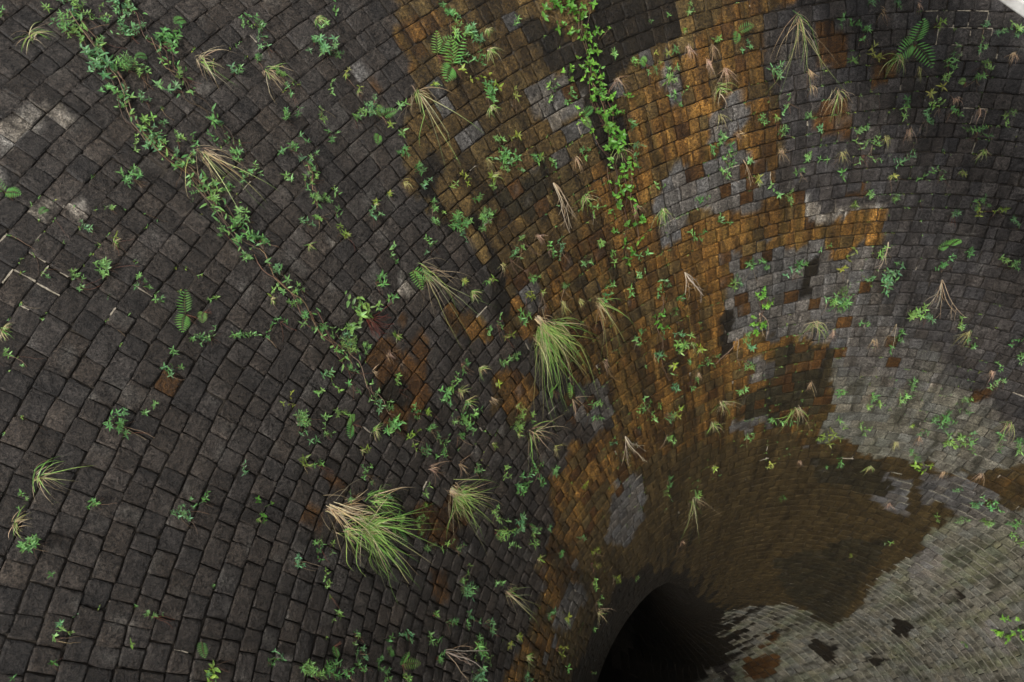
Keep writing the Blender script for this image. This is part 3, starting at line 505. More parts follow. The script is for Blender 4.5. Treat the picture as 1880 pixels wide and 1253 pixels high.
('w',6.56,159.5,0.14,'fourth leafy weed above the largest grass clump'),
('w',6.77,157.8,0.14,''),
('w',6.77,159.5,0.14,''),
('w',6.95,158.8,0.14,'second leafy weed above the largest grass clump'),
('w',6.98,156.9,0.15,'sixth leafy weed above the largest grass clump'),
('g',5.27,149.2,0.17,'green grass tuft above and left of the red-rooted weed'),
('y',5.45,147.1,0.13,'second yellow-green weed above the red-rooted weed'),
('y',5.54,146.9,0.15,'nearest yellow-green weed above the red-rooted weed'),
('w',6.56,139.9,0.16,''),
('w',6.8,139.2,0.16,'third leafy weed above and right of the long-stemmed straw tuft'),
('w',6.89,137.8,0.16,'fifth leafy weed above and right of the long-stemmed straw tuft'),
('w',6.56,142.3,0.16,'nearest leafy weed above and right of the long-stemmed straw tuft'),
('w',6.26,145.2,0.15,''),
('w',6.32,145.5,0.11,''),
('w',6.53,143.0,0.11,''),
('w',6.29,147.6,0.23,'nearest leafy weed above the red-rooted weed'),
('D',6.71,144.0,1.26,'straw grass tuft with a very long stem reaching down right'),
('f',6.59,144.7,0.26,'fern left of the long-stemmed straw tuft'),
('w',6.59,147.9,0.15,''),
('r',6.5,150.0,0.34,"weed with red drooping roots beside the leafy vine's lower end"),
('w',6.29,149.9,0.15,'nearest leafy weed above and left of the red-rooted weed'),
('w',6.56,148.9,0.11,''),
('w',6.74,151.7,0.15,'nearest leafy weed below the red-rooted weed'),
('w',6.47,151.5,0.15,''),
('W',6.53,152.7,0.2,'bushy leafy weed below and left of the red-rooted weed'),
('w',6.44,152.5,0.15,'second leafy weed below and left of the red-rooted weed'),
('w',6.74,153.9,0.15,'second leafy weed below the red-rooted weed'),
('y',7.04,149.3,0.2,'yellow-green weed below and right of the red-rooted weed'),
('g',7.55,141.6,0.28,'green grass tuft below and right of the long-stemmed straw tuft'),
('y',7.31,141.7,0.16,'nearest yellow-green weed right of the long-stemmed straw tuft'),
('y',7.61,139.5,0.17,'second yellow-green weed right of the long-stemmed straw tuft'),
('w',7.58,140.2,0.12,''),
('w',8.24,141.9,0.17,'third leafy weed left of the central grass clump'),
('w',8.3,141.2,0.17,'second leafy weed left of the central grass clump'),
('y',8.54,141.2,0.17,'yellow-green weed below and left of the central grass clump'),
('y',8.3,137.1,0.17,'yellow-green weed above and left of the central grass clump'),
('w',8.09,136.1,0.17,'leafy weed above the central grass clump'),
('w',7.58,136.7,0.17,'leafy weed above and left of the central grass clump'),
('w',7.52,135.0,0.17,'leafy weed below and left of the bare twig spray'),
('d',7.58,137.7,0.2,'dry straw brush right of the long-stemmed straw tuft'),
('d',7.58,133.3,0.21,'dry straw brush below the bare twig spray'),
('w',7.88,132.9,0.18,'nearest leafy weed below the bare twig spray'),
('w',8.06,131.5,0.18,'second leafy weed below the bare twig spray'),
('w',8.63,132.9,0.18,'leafy weed above and left of the pale straw fan'),
('y',8.48,135.4,0.12,'yellow-green weed above the central grass clump'),
('w',8.57,138.5,0.23,'nearest leafy weed left of the central grass clump'),
('d',8.9,133.6,0.31,'second dry straw brush left of the pale straw fan'),
('d',9.11,131.7,0.17,'nearest dry straw brush left of the pale straw fan'),
('D',9.38,129.6,0.94,'pale straw fan on rust-stained stone right of centre'),
('w',9.29,128.6,0.19,'nearest leafy weed above and right of the pale straw fan'),
('w',9.32,127.6,0.13,''),
('w',9.59,125.1,0.19,''),
('H',8.84,137.0,1.79,'tall green grass clump drooping far down the wall at centre'),
('b',8.48,124.0,0.24,'nearest round-leaved creeper above and left of the root tangle'),
('b',8.78,124.4,0.26,'round-leaved creeper left of the root tangle'),
('w',8.36,127.5,0.18,'third leafy weed above the pale straw fan'),
('w',8.75,126.6,0.19,''),
('w',9.02,122.8,0.19,''),
('w',9.44,123.5,0.19,'leafy weed left of the root tangle'),
('w',8.54,129.3,0.18,'nearest leafy weed above the pale straw fan'),
('w',9.98,121.9,0.2,'second leafy weed below and left of the root tangle'),
('w',9.86,120.9,0.14,''),
('w',10.4,119.9,0.2,''),
('b',10.46,122.6,0.22,'nearest round-leaved creeper below and left of the root tangle'),
('b',10.64,122.7,0.22,'second round-leaved creeper below and left of the root tangle'),
('w',10.85,122.3,0.12,''),
('w',11.06,120.3,0.21,'second leafy weed left of the forked twig'),
('W',11.33,119.6,0.28,'bushy leafy weed left of the forked twig'),
('w',11.45,120.5,0.21,''),
('w',10.58,124.9,0.14,''),
('w',10.67,126.2,0.2,'second leafy weed below and right of the pale straw fan'),
('w',11.21,124.0,0.21,'fourth leafy weed left of the forked twig'),
('y',11.72,121.9,0.23,'yellow-green weed above and left of the crossed-stem tuft'),
('w',12.23,122.4,0.22,''),
('w',12.26,127.6,0.21,'nearest leafy weed above and right of the bare stem fan'),
('w',12.11,127.5,0.21,'second leafy weed above and right of the bare stem fan'),
('y',12.89,121.7,0.22,'nearest yellow-green weed left of the crossed-stem tuft'),
('y',12.92,122.6,0.22,'second yellow-green weed left of the crossed-stem tuft'),
('w',12.5,125.2,0.13,''),
('w',12.62,125.8,0.22,''),
('w',12.83,124.2,0.22,'fifth leafy weed above and right of the bare stem fan'),
('w',13.4,124.5,0.22,'leafy weed right of the bare stem fan'),
('w',12.44,134.6,0.15,''),
('d',10.58,131.4,0.34,'dry straw brush below the pale straw fan'),
('w',11.33,125.8,0.1,''),
('w',11.54,135.2,0.2,'nearest leafy weed above and left of the bare stem fan'),
('w',11.18,135.2,0.2,'second leafy weed above and left of the bare stem fan'),
('d',10.73,137.3,0.49,'dry straw brush above and right of the white-stemmed grass tuft'),
('f',10.22,139.2,0.28,'nearest fern above and right of the white-stemmed grass tuft'),
('f',10.43,136.7,0.23,'second fern above and right of the white-stemmed grass tuft'),
('W',9.98,145.0,0.25,'bushy leafy weed above and left of the white-stemmed grass tuft'),
('w',10.25,143.6,0.13,''),
('y',9.77,144.1,0.18,'nearest yellow-green weed above and left of the white-stemmed grass tuft'),
('y',9.08,144.7,0.17,'second yellow-green weed above and left of the white-stemmed grass tuft'),
('g',8.6,145.2,0.31,'green grass tuft below and left of the central grass clump'),
('w',8.87,143.4,0.17,''),
('w',8.96,141.7,0.18,'nearest leafy weed below and left of the central grass clump'),
('w',8.27,146.4,0.17,'third leafy weed below and left of the central grass clump'),
('W',8.36,149.0,0.22,'bushy leafy weed above the yellow-streaked clump'),
('w',8.36,149.9,0.16,'sixth leafy weed above the yellow-streaked clump'),
('g',8.54,148.2,0.28,'green grass tuft above the yellow-streaked clump'),
('g',8.81,148.3,0.37,'green grass tuft above and left of the white-stemmed grass tuft'),
('w',7.55,152.4,0.15,'fifth leafy weed below the red-rooted weed'),
('w',7.28,153.6,0.15,'fourth leafy weed below the red-rooted weed'),
('w',7.43,154.5,0.15,'sixth leafy weed below the red-rooted weed'),
('w',7.55,154.1,0.15,''),
('W',7.79,155.0,0.21,'bushy leafy weed above and left of the yellow-streaked clump'),
('w',8.03,152.9,0.16,'second leafy weed above and left of the yellow-streaked clump'),
('w',8.48,152.9,0.16,'fourth leafy weed above the yellow-streaked clump'),
('y',8.24,152.0,0.16,'yellow-green weed above the yellow-streaked clump'),
('g',7.58,156.2,0.3,'green grass tuft below the red-rooted weed'),
('f',7.22,156.9,0.22,'fern above the largest grass clump'),
('W',9.02,149.4,0.23,'bushy leafy weed left of the white-stemmed grass tuft'),
('w',8.81,150.0,0.17,'fifth leafy weed above the yellow-streaked clump'),
('w',9.05,151.3,0.17,'third leafy weed above the yellow-streaked clump'),
('w',8.75,152.8,0.16,'second leafy weed above the yellow-streaked clump'),
('y',8.27,154.6,0.16,'yellow-green weed above and left of the yellow-streaked clump'),
('y',9.83,148.9,0.18,'second yellow-green weed left of the white-stemmed grass tuft'),
('y',10.22,145.8,0.18,'nearest yellow-green weed left of the white-stemmed grass tuft'),
('G',10.49,144.0,1.03,'grass tuft with white bent stems below the central grass clump'),
('d',11.24,142.6,0.25,'dry straw brush below and right of the white-stemmed grass tuft'),
('t',12.59,131.9,0.75,'fan of bare pale stems at the edge of the rust stain'),
('w',8.51,155.0,0.16,''),
('w',8.96,153.2,0.17,'nearest leafy weed above the yellow-streaked clump'),
('y',7.55,158.1,0.15,'yellow-green weed above and right of the largest grass clump'),
('d',7.1,150.8,0.17,'dry straw brush below and right of the red-rooted weed'),
('d',7.07,152.7,0.14,'dry straw brush below the red-rooted weed'),
('w',7.01,156.6,0.15,''),
('w',6.92,154.8,0.15,''),
('d',9.2,146.1,0.24,'dry straw brush above and left of the white-stemmed grass tuft'),
('w',9.26,115.8,0.2,'nearest leafy weed above the root tangle'),
('w',10.16,109.1,0.21,'second leafy weed above the slanting twig'),
('w',10.22,107.0,0.14,''),
('w',10.46,111.9,0.21,''),
('w',10.46,111.1,0.21,'leafy weed above and left of the slanting twig'),
('w',10.43,107.0,0.15,''),
('w',10.43,102.5,0.21,'second leafy weed above the greyish grass tuft'),
('w',10.67,102.7,0.21,'nearest leafy weed above the greyish grass tuft'),
('w',10.22,99.2,0.15,''),
('y',10.67,96.1,0.3,'yellow-green weed below and left of the straight twig'),
('w',11.21,96.1,0.22,'third leafy weed above and right of the greyish grass tuft'),
('W',11.42,96.1,0.29,'bushy leafy weed above and right of the greyish grass tuft'),
('w',11.42,97.2,0.22,'second leafy weed above and right of the greyish grass tuft'),
('w',11.39,94.8,0.22,''),
('w',11.57,96.2,0.22,''),
('w',10.97,92.5,0.21,'second leafy weed below and left of the straight twig'),
('W',11.0,89.7,0.29,'bushy leafy weed below the straight twig'),
('w',10.37,91.8,0.21,'nearest leafy weed below and left of the straight twig'),
('w',10.7,89.5,0.13,''),
('f',10.25,83.5,0.31,'fern lying flat on purple-grey stones, right side'),
('w',10.31,81.4,0.21,''),
('w',10.61,83.2,0.21,'leafy weed above the long branched twig'),
('w',10.46,75.4,0.21,'third leafy weed right of the flat right fern'),
('w',10.43,76.4,0.21,'second leafy weed right of the flat right fern'),
('W',11.75,84.1,0.3,'bushy leafy weed above and right of the curved twig'),
('w',11.72,85.2,0.22,''),
('w',11.81,83.1,0.22,'leafy weed right of the curved twig'),
('w',12.08,92.3,0.22,'leafy weed left of the curved twig'),
('G',11.93,99.0,0.66,'greyish drooping grass tuft on grey stones right of the rust'),
('d',12.17,95.7,0.38,'dry straw brush right of the greyish grass tuft'),
('d',12.47,89.2,0.36,'dry straw brush below and left of the curved twig'),
('w',12.29,86.3,0.22,''),
('w',12.68,86.3,0.16,''),
('w',11.9,78.2,0.22,'leafy weed below the long branched twig'),
('d',12.05,76.4,0.38,'dry straw brush below and right of the long branched twig'),
('w',12.29,75.9,0.22,''),
('w',11.96,70.5,0.22,''),
('w',12.26,68.5,0.22,'third leafy weed above the right-edge dry tuft'),
('w',12.95,68.8,0.23,'nearest leafy weed above the right-edge dry tuft'),
('d',12.83,70.6,0.25,'dry straw brush above the right-edge dry tuft'),
('w',12.65,69.6,0.16,''),
('b',11.03,107.4,0.23,'second round-leaved creeper above the slanting twig'),
('b',11.15,107.4,0.23,'nearest round-leaved creeper above the slanting twig'),
('b',11.57,107.6,0.24,'round-leaved creeper below the slanting twig'),
('b',11.6,108.7,0.24,'round-leaved creeper below and left of the slanting twig'),
('w',11.84,109.5,0.22,'leafy weed right of the forked twig'),
('w',12.14,108.8,0.22,''),
('y',11.45,118.2,0.32,'second yellow-green weed left of the forked twig'),
('y',11.72,117.2,0.21,'nearest yellow-green weed left of the forked twig'),
('w',12.02,115.7,0.22,'leafy weed below and left of the forked twig'),
('w',12.11,117.2,0.15,''),
('w',12.38,119.2,0.22,'nearest leafy weed above and left of the crossed-stem tuft'),
('d',12.29,117.7,0.22,'dry straw brush above and left of the crossed-stem tuft'),
('w',11.9,119.3,0.15,''),
('w',12.5,109.7,0.22,'leafy weed below the forked twig'),
('w',13.79,92.0,0.24,'leafy weed above and right of the spiky grass tuft'),
('w',13.94,86.7,0.24,'fourth leafy weed right of the spiky grass tuft'),
('w',14.15,86.4,0.24,''),
('w',13.76,82.0,0.24,''),
('w',14.0,81.7,0.24,'fifth leafy weed below the curved twig'),
('w',13.64,71.6,0.23,'leafy weed above and left of the right-edge dry tuft'),
('w',13.49,81.0,0.23,'third leafy weed below the curved twig'),
('W',14.27,73.4,0.32,'second bushy leafy weed left of the right-edge dry tuft'),
('w',14.0,71.6,0.24,''),
('w',14.69,90.9,0.24,''),
('y',14.99,91.9,0.39,'second yellow-green weed below and right of the spiky grass tuft'),
('y',15.29,92.7,0.22,'nearest yellow-green weed below and right of the spiky grass tuft'),
('w',14.39,103.8,0.24,'leafy weed left of the spiky grass tuft'),
('w',14.6,101.4,0.24,''),
('G',14.24,99.5,0.78,'spiky green grass tuft above the dark wet hollow'),
('w',14.69,108.4,0.24,'leafy weed below and right of the crossed-stem tuft'),
('w',15.02,86.2,0.25,'second leafy weed right of the spiky grass tuft'),
('w',14.81,75.4,0.17,''),
('y',14.72,77.6,0.17,'yellow-green weed left of the right-edge dry tuft'),
('W',14.84,69.8,0.33,'nearest bushy leafy weed left of the right-edge dry tuft'),
('w',14.66,68.7,0.24,''),
('w',14.54,67.7,0.24,'nearest leafy weed left of the right-edge dry tuft'),
('w',14.84,67.1,0.24,'second leafy weed below and left of the right-edge dry tuft'),
('w',15.53,74.7,0.25,'fifth leafy weed left of the right-edge dry tuft'),
('d',15.32,78.5,0.35,'nearest dry straw brush below the curved twig'),
('d',15.02,75.1,0.29,'dry straw brush left of the right-edge dry tuft'),
('w',14.21,60.7,0.23,'leafy weed below and right of the right-edge dry tuft'),
('w',14.42,62.8,0.24,'nearest leafy weed below and left of the right-edge dry tuft'),
('D',13.91,63.6,0.64,'brown forked dry tuft near the right edge'),
('w',14.45,59.6,0.24,''),
('G',13.4,113.9,0.63,'pale grass tuft with crossed stems on rusty stones'),
('g',13.88,115.7,0.64,'green grass tuft below and left of the crossed-stem tuft'),
('w',13.25,110.5,0.23,'leafy weed above and right of the crossed-stem tuft'),
('d',13.52,97.8,0.33,'dry straw brush above and right of the spiky grass tuft'),
('t',11.81,110.9,0.87,'forked pale twig crossing grey and rusty stones'),
('t',10.19,91.1,0.73,'thin dry twig hanging straight down on dark stones, right side'),
('t',10.97,82.9,0.91,'long pale twig hanging with side branches on purple-grey stones'),
('t',12.05,86.7,0.67,'single curved pale twig arching over grey stones'),
('t',9.83,117.9,0.7,'tangle of bare roots at the right border of the rust streak'),
('t',11.39,107.6,0.65,'pale slanting twig below the round-leaved cluster'),
('w',4.1,169.2,0.11,''),
('w',4.16,169.3,0.07,''),
('w',4.13,169.7,0.07,''),
('w',4.76,168.5,0.12,'leafy weed below and right of the wide left grass tuft'),
('W',4.37,171.1,0.16,'bushy leafy weed below and right of the small curled tuft'),
('w',4.64,172.1,0.11,'nearest leafy weed below and right of the small curled tuft'),
('w',4.91,174.1,0.11,''),
('w',4.91,174.5,0.11,''),
('w',4.88,174.9,0.11,'third leafy weed left of the bottom-left fern'),
('w',5.03,174.5,0.07,''),
('w',4.94,175.9,0.11,'fourth leafy weed left of the bottom-left fern'),
('w',4.64,176.7,0.1,''),
('w',5.69,166.4,0.07,''),
('w',5.84,166.4,0.13,'second leafy weed left of the largest grass clump'),
('w',5.6,167.4,0.12,'third leafy weed above the bottom-left fern'),
('w',5.72,167.5,0.12,'second leafy weed above the bottom-left fern'),
('b',6.56,165.3,0.16,'round-leaved creeper left of the largest grass clump'),
('y',6.56,166.0,0.08,'yellow-green weed left of the largest grass clump'),
('w',6.17,163.7,0.13,''),
('w',7.04,160.9,0.14,'nearest leafy weed above the largest grass clump'),
('y',6.8,161.3,0.17,'yellow-green weed above and left of the largest grass clump'),
('w',7.52,165.7,0.14,'nearest leafy weed below the largest grass clump'),
('w',7.73,165.8,0.14,''),
('w',7.58,166.7,0.14,''),
('w',7.28,167.6,0.14,'leafy weed below and left of the largest grass clump'),
('w',7.85,167.9,0.14,'fourth leafy weed below the largest grass clump'),
('w',6.32,170.6,0.07,''),
('w',5.72,173.0,0.12,'second leafy weed above and left of the bottom-left fern'),
('w',5.84,172.7,0.12,''),
('w',5.6,174.5,0.11,''),
('f',6.38,173.7,0.18,'small fern on dark stones near the bottom left'),
('y',6.62,174.8,0.18,'yellow-green weed below and right of the bottom-left fern'),
('w',6.59,175.5,0.12,'leafy weed below the bottom-left fern'),
('w',7.31,173.9,0.13,''),
('w',7.49,173.4,0.13,''),
('W',7.85,173.9,0.18,'second bushy leafy weed left of the bottom-edge fern'),
('W',8.21,173.7,0.19,'nearest bushy leafy weed left of the bottom-edge fern'),
('w',8.09,174.2,0.14,'sixth leafy weed left of the bottom-edge fern'),
('f',8.27,172.0,0.17,'fern left of the bottom-edge fern'),
('w',8.21,169.7,0.14,''),
('w',8.12,170.3,0.08,''),
('y',8.0,168.8,0.1,'yellow-green weed below the largest grass clump'),
('G',4.16,168.1,0.53,'wide dry grass tuft spreading over dark stones near the left edge'),
('G',4.16,170.4,0.24,'small curled grass tuft below the wide left tuft'),
('H',7.49,163.0,1.36,'largest green grass clump with straw base, lower left'),
('H',9.56,155.6,1.06,'green and yellow grass clump right of the largest clump'),
('w',7.73,161.5,0.15,'nearest leafy weed above and right of the largest grass clump'),
('w',8.27,160.4,0.15,'nearest leafy weed right of the largest grass clump'),
('w',8.45,159.9,0.09,''),
('w',7.79,159.5,0.15,'second leafy weed above and right of the largest grass clump'),
('w',7.94,159.7,0.09,''),
('w',8.96,157.1,0.16,''),
('w',9.11,159.8,0.16,'nearest leafy weed below and left of the yellow-streaked clump'),
('w',8.72,160.6,0.16,'third leafy weed below and left of the yellow-streaked clump'),
('y',9.08,158.4,0.11,'yellow-green weed left of the yellow-streaked clump'),
('w',9.26,160.8,0.1,''),
('w',9.86,160.6,0.17,''),
('w',10.19,159.9,0.17,'second leafy weed below the yellow-streaked clump'),
('w',9.5,161.6,0.16,'fourth leafy weed below and left of the yellow-streaked clump'),
('f',8.72,161.6,0.26,'fern right of the largest grass clump'),
('w',10.76,153.9,0.18,'leafy weed below and right of the yellow-streaked clump'),
('w',11.09,153.8,0.18,''),
('W',11.03,155.3,0.25,'nearest bushy leafy weed above the stiff straw fan'),
('W',11.54,152.8,0.26,'second bushy leafy weed above the stiff straw fan'),
('w',11.9,151.5,0.19,'second leafy weed above the stiff straw fan'),
('w',12.14,152.0,0.2,'second leafy weed above and right of the stiff straw fan'),
('w',11.63,154.8,0.19,''),
('w',12.11,153.4,0.19,''),
('w',12.41,149.7,0.2,'fourth leafy weed above and right of the stiff straw fan'),
('W',11.03,149.3,0.25,'bushy leafy weed below the white-stemmed grass tuft'),
('w',10.49,149.6,0.18,'leafy weed below and left of the white-stemmed grass tuft'),
('w',11.15,146.1,0.19,'nearest leafy weed below the white-stemmed grass tuft'),
('w',11.48,146.5,0.19,''),
('w',11.63,144.4,0.2,''),
('w',13.22,150.8,0.21,'third leafy weed above and right of the stiff straw fan'),
('w',13.58,146.9,0.15,''),
('y',12.65,153.9,0.3,'yellow-green weed above and right of the stiff straw fan'),
('y',14.51,145.5,0.22,'second yellow-green weed above the looping grass tuft'),
('y',14.72,146.9,0.22,'nearest yellow-green weed above the looping grass tuft'),
('w',15.32,148.6,0.23,'second leafy weed above the looping grass tuft'),
('y',16.22,143.4,0.17,'yellow-green weed above and right of the looping grass tuft'),
('w',17.42,138.2,0.15,''),
('w',16.13,149.9,0.24,'nearest leafy weed above the looping grass tuft'),
('G',16.58,150.4,0.66,'grass tuft with looping blades beside the black tunnel mouth'),
('y',14.75,157.1,0.28,'yellow-green weed left of the looping grass tuft'),
('w',13.82,158.8,0.21,'leafy weed left of the looping grass tuft'),
('w',16.58,153.4,0.17,''),
('w',18.11,159.5,0.13,''),
('w',10.64,160.5,0.12,''),
('w',11.63,159.9,0.18,''),
('w',10.64,162.2,0.17,'leafy weed left of the stiff straw fan'),
('W',10.73,163.0,0.23,'bushy leafy weed left of the stiff straw fan'),
('w',10.22,166.8,0.16,'second leafy weed above the long root stem'),
('w',10.58,166.7,0.17,'nearest leafy weed above the long root stem'),
('w',11.27,165.1,0.18,''),
('w',11.21,165.7,0.17,''),
('w',11.69,164.7,0.18,'leafy weed below and left of the stiff straw fan'),
('w',11.96,165.1,0.18,'nearest leafy weed below the stiff straw fan'),
('w',9.68,169.2,0.16,'leafy weed above the bottom-edge fern'),
('w',9.32,170.4,0.15,''),
('w',9.38,171.3,0.15,''),
('w',8.6,170.9,0.14,'third leafy weed above and left of the bottom-edge fern'),
('w',8.75,172.0,0.14,'fourth leafy weed left of the bottom-edge fern'),
('w',8.84,173.0,0.14,'second leafy weed left of the bottom-edge fern'),
('w',8.78,172.4,0.14,''),
('w',9.17,172.4,0.15,''),
('f',9.71,171.8,0.23,'fern at the bottom edge under the largest grass clump'),
('w',9.41,173.1,0.15,'leafy weed below and left of the bottom-edge fern'),
('w',8.57,173.5,0.14,'fifth leafy weed left of the bottom-edge fern'),
('w',9.83,172.7,0.15,'leafy weed below the bottom-edge fern'),
('w',10.22,168.9,0.16,''),
('w',10.43,169.2,0.16,''),
('w',10.55,170.2,0.16,'leafy weed below and left of the long root stem'),
('W',11.57,167.4,0.24,'bushy leafy weed right of the long root stem'),
('w',11.75,167.8,0.18,'nearest leafy weed right of the long root stem'),
('w',11.96,168.5,0.18,''),
('W',11.72,170.6,0.24,'bushy leafy weed below and right of the long root stem'),
('w',13.61,168.2,0.2,''),
('y',12.86,164.0,0.19,'nearest yellow-green weed below the stiff straw fan'),
('y',12.65,165.3,0.19,'second yellow-green weed below the stiff straw fan'),
('g',13.49,165.7,0.44,'green grass tuft below the stiff straw fan'),
('y',14.78,161.9,0.21,'yellow-green weed below and left of the looping grass tuft'),
('w',15.59,163.0,0.22,''),
('w',14.87,125.9,0.24,'leafy weed above and left of the long thin straw tuft'),
('w',15.14,126.8,0.14,''),
('d',18.08,122.3,0.32,'dry straw brush below the long thin straw tuft'),
('y',12.59,141.6,0.15,'yellow-green weed below and left of the bare stem fan'),
('d',8.87,155.5,0.28,'dry straw brush above and left of the yellow-streaked clump'),
('d',9.41,153.1,0.27,'dry straw brush above the yellow-streaked clump'),
('w',9.83,152.4,0.17,'leafy weed above and right of the yellow-streaked clump'),
('D',12.05,160.1,0.94,'fan of stiff pale straw stems on dark stones, bottom centre'),
('t',10.67,169.3,1.0,'long bare root stem snaking along the bottom edge'),
('y',15.35,115.3,0.27,'yellow-green weed above and right of the long thin straw tuft'),
('w',15.95,119.3,0.23,''),
('D',16.25,120.0,1.26,'thin straw tuft hanging long above the dark shaft'),
('w',17.57,96.9,0.16,''),
('g',16.28,80.6,0.39,'green grass tuft below and right of the spiky grass tuft'),
('y',15.98,72.7,0.36,'yellow-green weed below and left of the right-edge dry tuft'),
('d',15.86,67.4,0.3,'second dry straw brush below and left of the right-edge dry tuft'),
('d',15.5,61.7,0.42,'nearest dry straw brush below and left of the right-edge dry tuft'),
('w',16.19,62.9,0.18,''),
('w',16.37,58.6,0.25,'fourth leafy weed below and left of the right-edge dry tuft'),
('w',16.19,56.1,0.25,'second leafy weed below the right-edge dry tuft'),
('w',16.73,55.6,0.26,''),
('w',17.06,58.3,0.26,''),
('w',16.61,53.8,0.18,''),
('w',16.34,51.2,0.17,''),
('w',16.16,50.3,0.25,'third leafy weed below the right-edge dry tuft'),
('w',16.61,49.3,0.25,''),
('w',17.3,62.5,0.18,''),
('w',19.19,66.3,0.2,''),
('y',20.3,71.2,0.12,'second yellow-green weed below the spiky grass tuft'),
('d',17.54,72.3,0.3,'second dry straw brush below the curved twig'),
('w',16.37,89.8,0.13,''),
('d',16.13,95.7,0.26,'dry straw brush below the spiky grass tuft'),
('w',16.01,88.0,0.26,''),
('b',18.8,33.0,0.35,'nearest round-leaved creeper below the right-edge dry tuft'),
('b',19.13,30.9,0.32,'third round-leaved creeper below the right-edge dry tuft'),
('b',19.43,32.4,0.25,'second round-leaved creeper below the right-edge dry tuft'),
('w',20.93,33.7,0.14,''),
('y',16.07,101.3,0.2,'nearest yellow-green weed below the spiky grass tuft'),
]
# ---------- helpers ----------
def mesh_obj(name, verts, faces, mat, parent=None, col=None, smooth=True, origin=None, runs=None):
    """one mesh object; col = per-vertex colour (n, 3)"""
    verts = np.asarray(verts, float)
    o0 = np.zeros(3) if origin is None else np.asarray(origin, float)
    me = bpy.data.meshes.new(name)
    faces = np.asarray(faces) if not isinstance(faces, (list, tuple)) else faces
    if isinstance(faces, tuple):
        me.vertices.add(len(verts)); me.vertices.foreach_set('co', (verts - o0).astype(np.float32).ravel())
        li = np.concatenate([f.ravel() for f in faces]); sz = np.concatenate([np.full(len(f), f.shape[1]) for f in faces])
        me.loops.add(len(li)); me.loops.foreach_set('vertex_index', li.astype(np.int32))
        me.polygons.add(len(sz)); me.polygons.foreach_set('loop_start', (np.cumsum(sz) - sz).astype(np.int32))
        me.update(calc_edges=True)
    elif isinstance(faces, np.ndarray):
        n, k = faces.shape
        me.vertices.add(len(verts)); me.vertices.foreach_set('co', (verts - o0).astype(np.float32).ravel())
        me.loops.add(n * k); me.loops.foreach_set('vertex_index', faces.astype(np.int32).ravel())
        me.polygons.add(n); me.polygons.foreach_set('loop_start', (np.arange(n) * k).astype(np.int32))
        me.update(calc_edges=True)
    else:
        me.from_pydata((verts - o0).tolist(), [], faces); me.update()
    if smooth:
        me.polygons.foreach_set('use_smooth', np.ones(len(me.polygons), bool))
    if col is not None:
        at = me.attributes.new('Col', 'FLOAT_COLOR', 'POINT')
        at.data.foreach_set('color', np.concatenate([np.asarray(col, float), np.ones((len(verts), 1))], 1).astype(np.float32).ravel())
    if runs is not None:
        at = me.attributes.new('Run', 'FLOAT_VECTOR', 'POINT'); at.data.foreach_set('vector', np.asarray(runs, np.float32).ravel())
    me.materials.append(mat)
    ob = bpy.data.objects.new(name, me); C.objects.link(ob)
    if parent is not None:
        ob.parent = parent
        ob.location = Vector(o0) - parent.location
    else:
        ob.location = o0
    return ob

def empty(name, loc):
    o = bpy.data.objects.new(name, None); C.objects.link(o); o.location = loc; o.empty_display_size = 0.1
    return o

def tag(o, label=None, cat=None, group=None, kind=None):
    if label: o['label'] = label
    if cat: o['category'] = cat
    if group: o['group'] = group
    if kind: o['kind'] = kind
    return o

def hash2(i, j, k=0):
    n = (np.asarray(i, np.int64) * 374761393 + np.asarray(j, np.int64) * 668265263 + k * 1274126177) & 0x7fffffff
    n = ((n ^ (n >> 13)) * 1274126177) & 0x7fffffff
    return ((n ^ (n >> 16)) & 0xffff) / 65535.0

def vnoise(x, y, k=0):
    xi = np.floor(x).astype(np.int64); yi = np.floor(y).astype(np.int64); fx = x - xi; fy = y - yi
    fx = fx * fx * (3 - 2 * fx); fy = fy * fy * (3 - 2 * fy)
    a = hash2(xi, yi, k); b = hash2(xi + 1, yi, k); c = hash2(xi, yi + 1, k); d = hash2(xi + 1, yi + 1, k)
    return (a * (1 - fx) + b * fx) * (1 - fy) + (c * (1 - fx) + d * fx) * fy

def inside(poly, s, t):
    p = np.asarray(poly, float); r = np.zeros(s.shape, bool); n = len(p)
    if n < 3: return r
    m = (s >= p[:, 0].min()) & (s <= p[:, 0].max()) & (t >= p[:, 1].min()) & (t <= p[:, 1].max())
    if not m.any(): return r
    ss, tt = s[m], t[m]; q = np.zeros(ss.shape, bool); j = n - 1
    for i in range(n):
        si, ti, sj, tj = p[i, 0], p[i, 1], p[j, 0], p[j, 1]
        if ti != tj:
            q ^= ((ti > tt) != (tj > tt)) & (ss < (sj - si) * (tt - ti) / (tj - ti) + si)
        j = i
    r[m] = q
    return r

# ---------- materials ----------
def new_mat(name):
    m = bpy.data.materials.new(name); m.use_nodes = True; nt = m.node_tree
    return m, nt, nt.nodes['Principled BSDF'], nt.nodes.new, nt.links.new

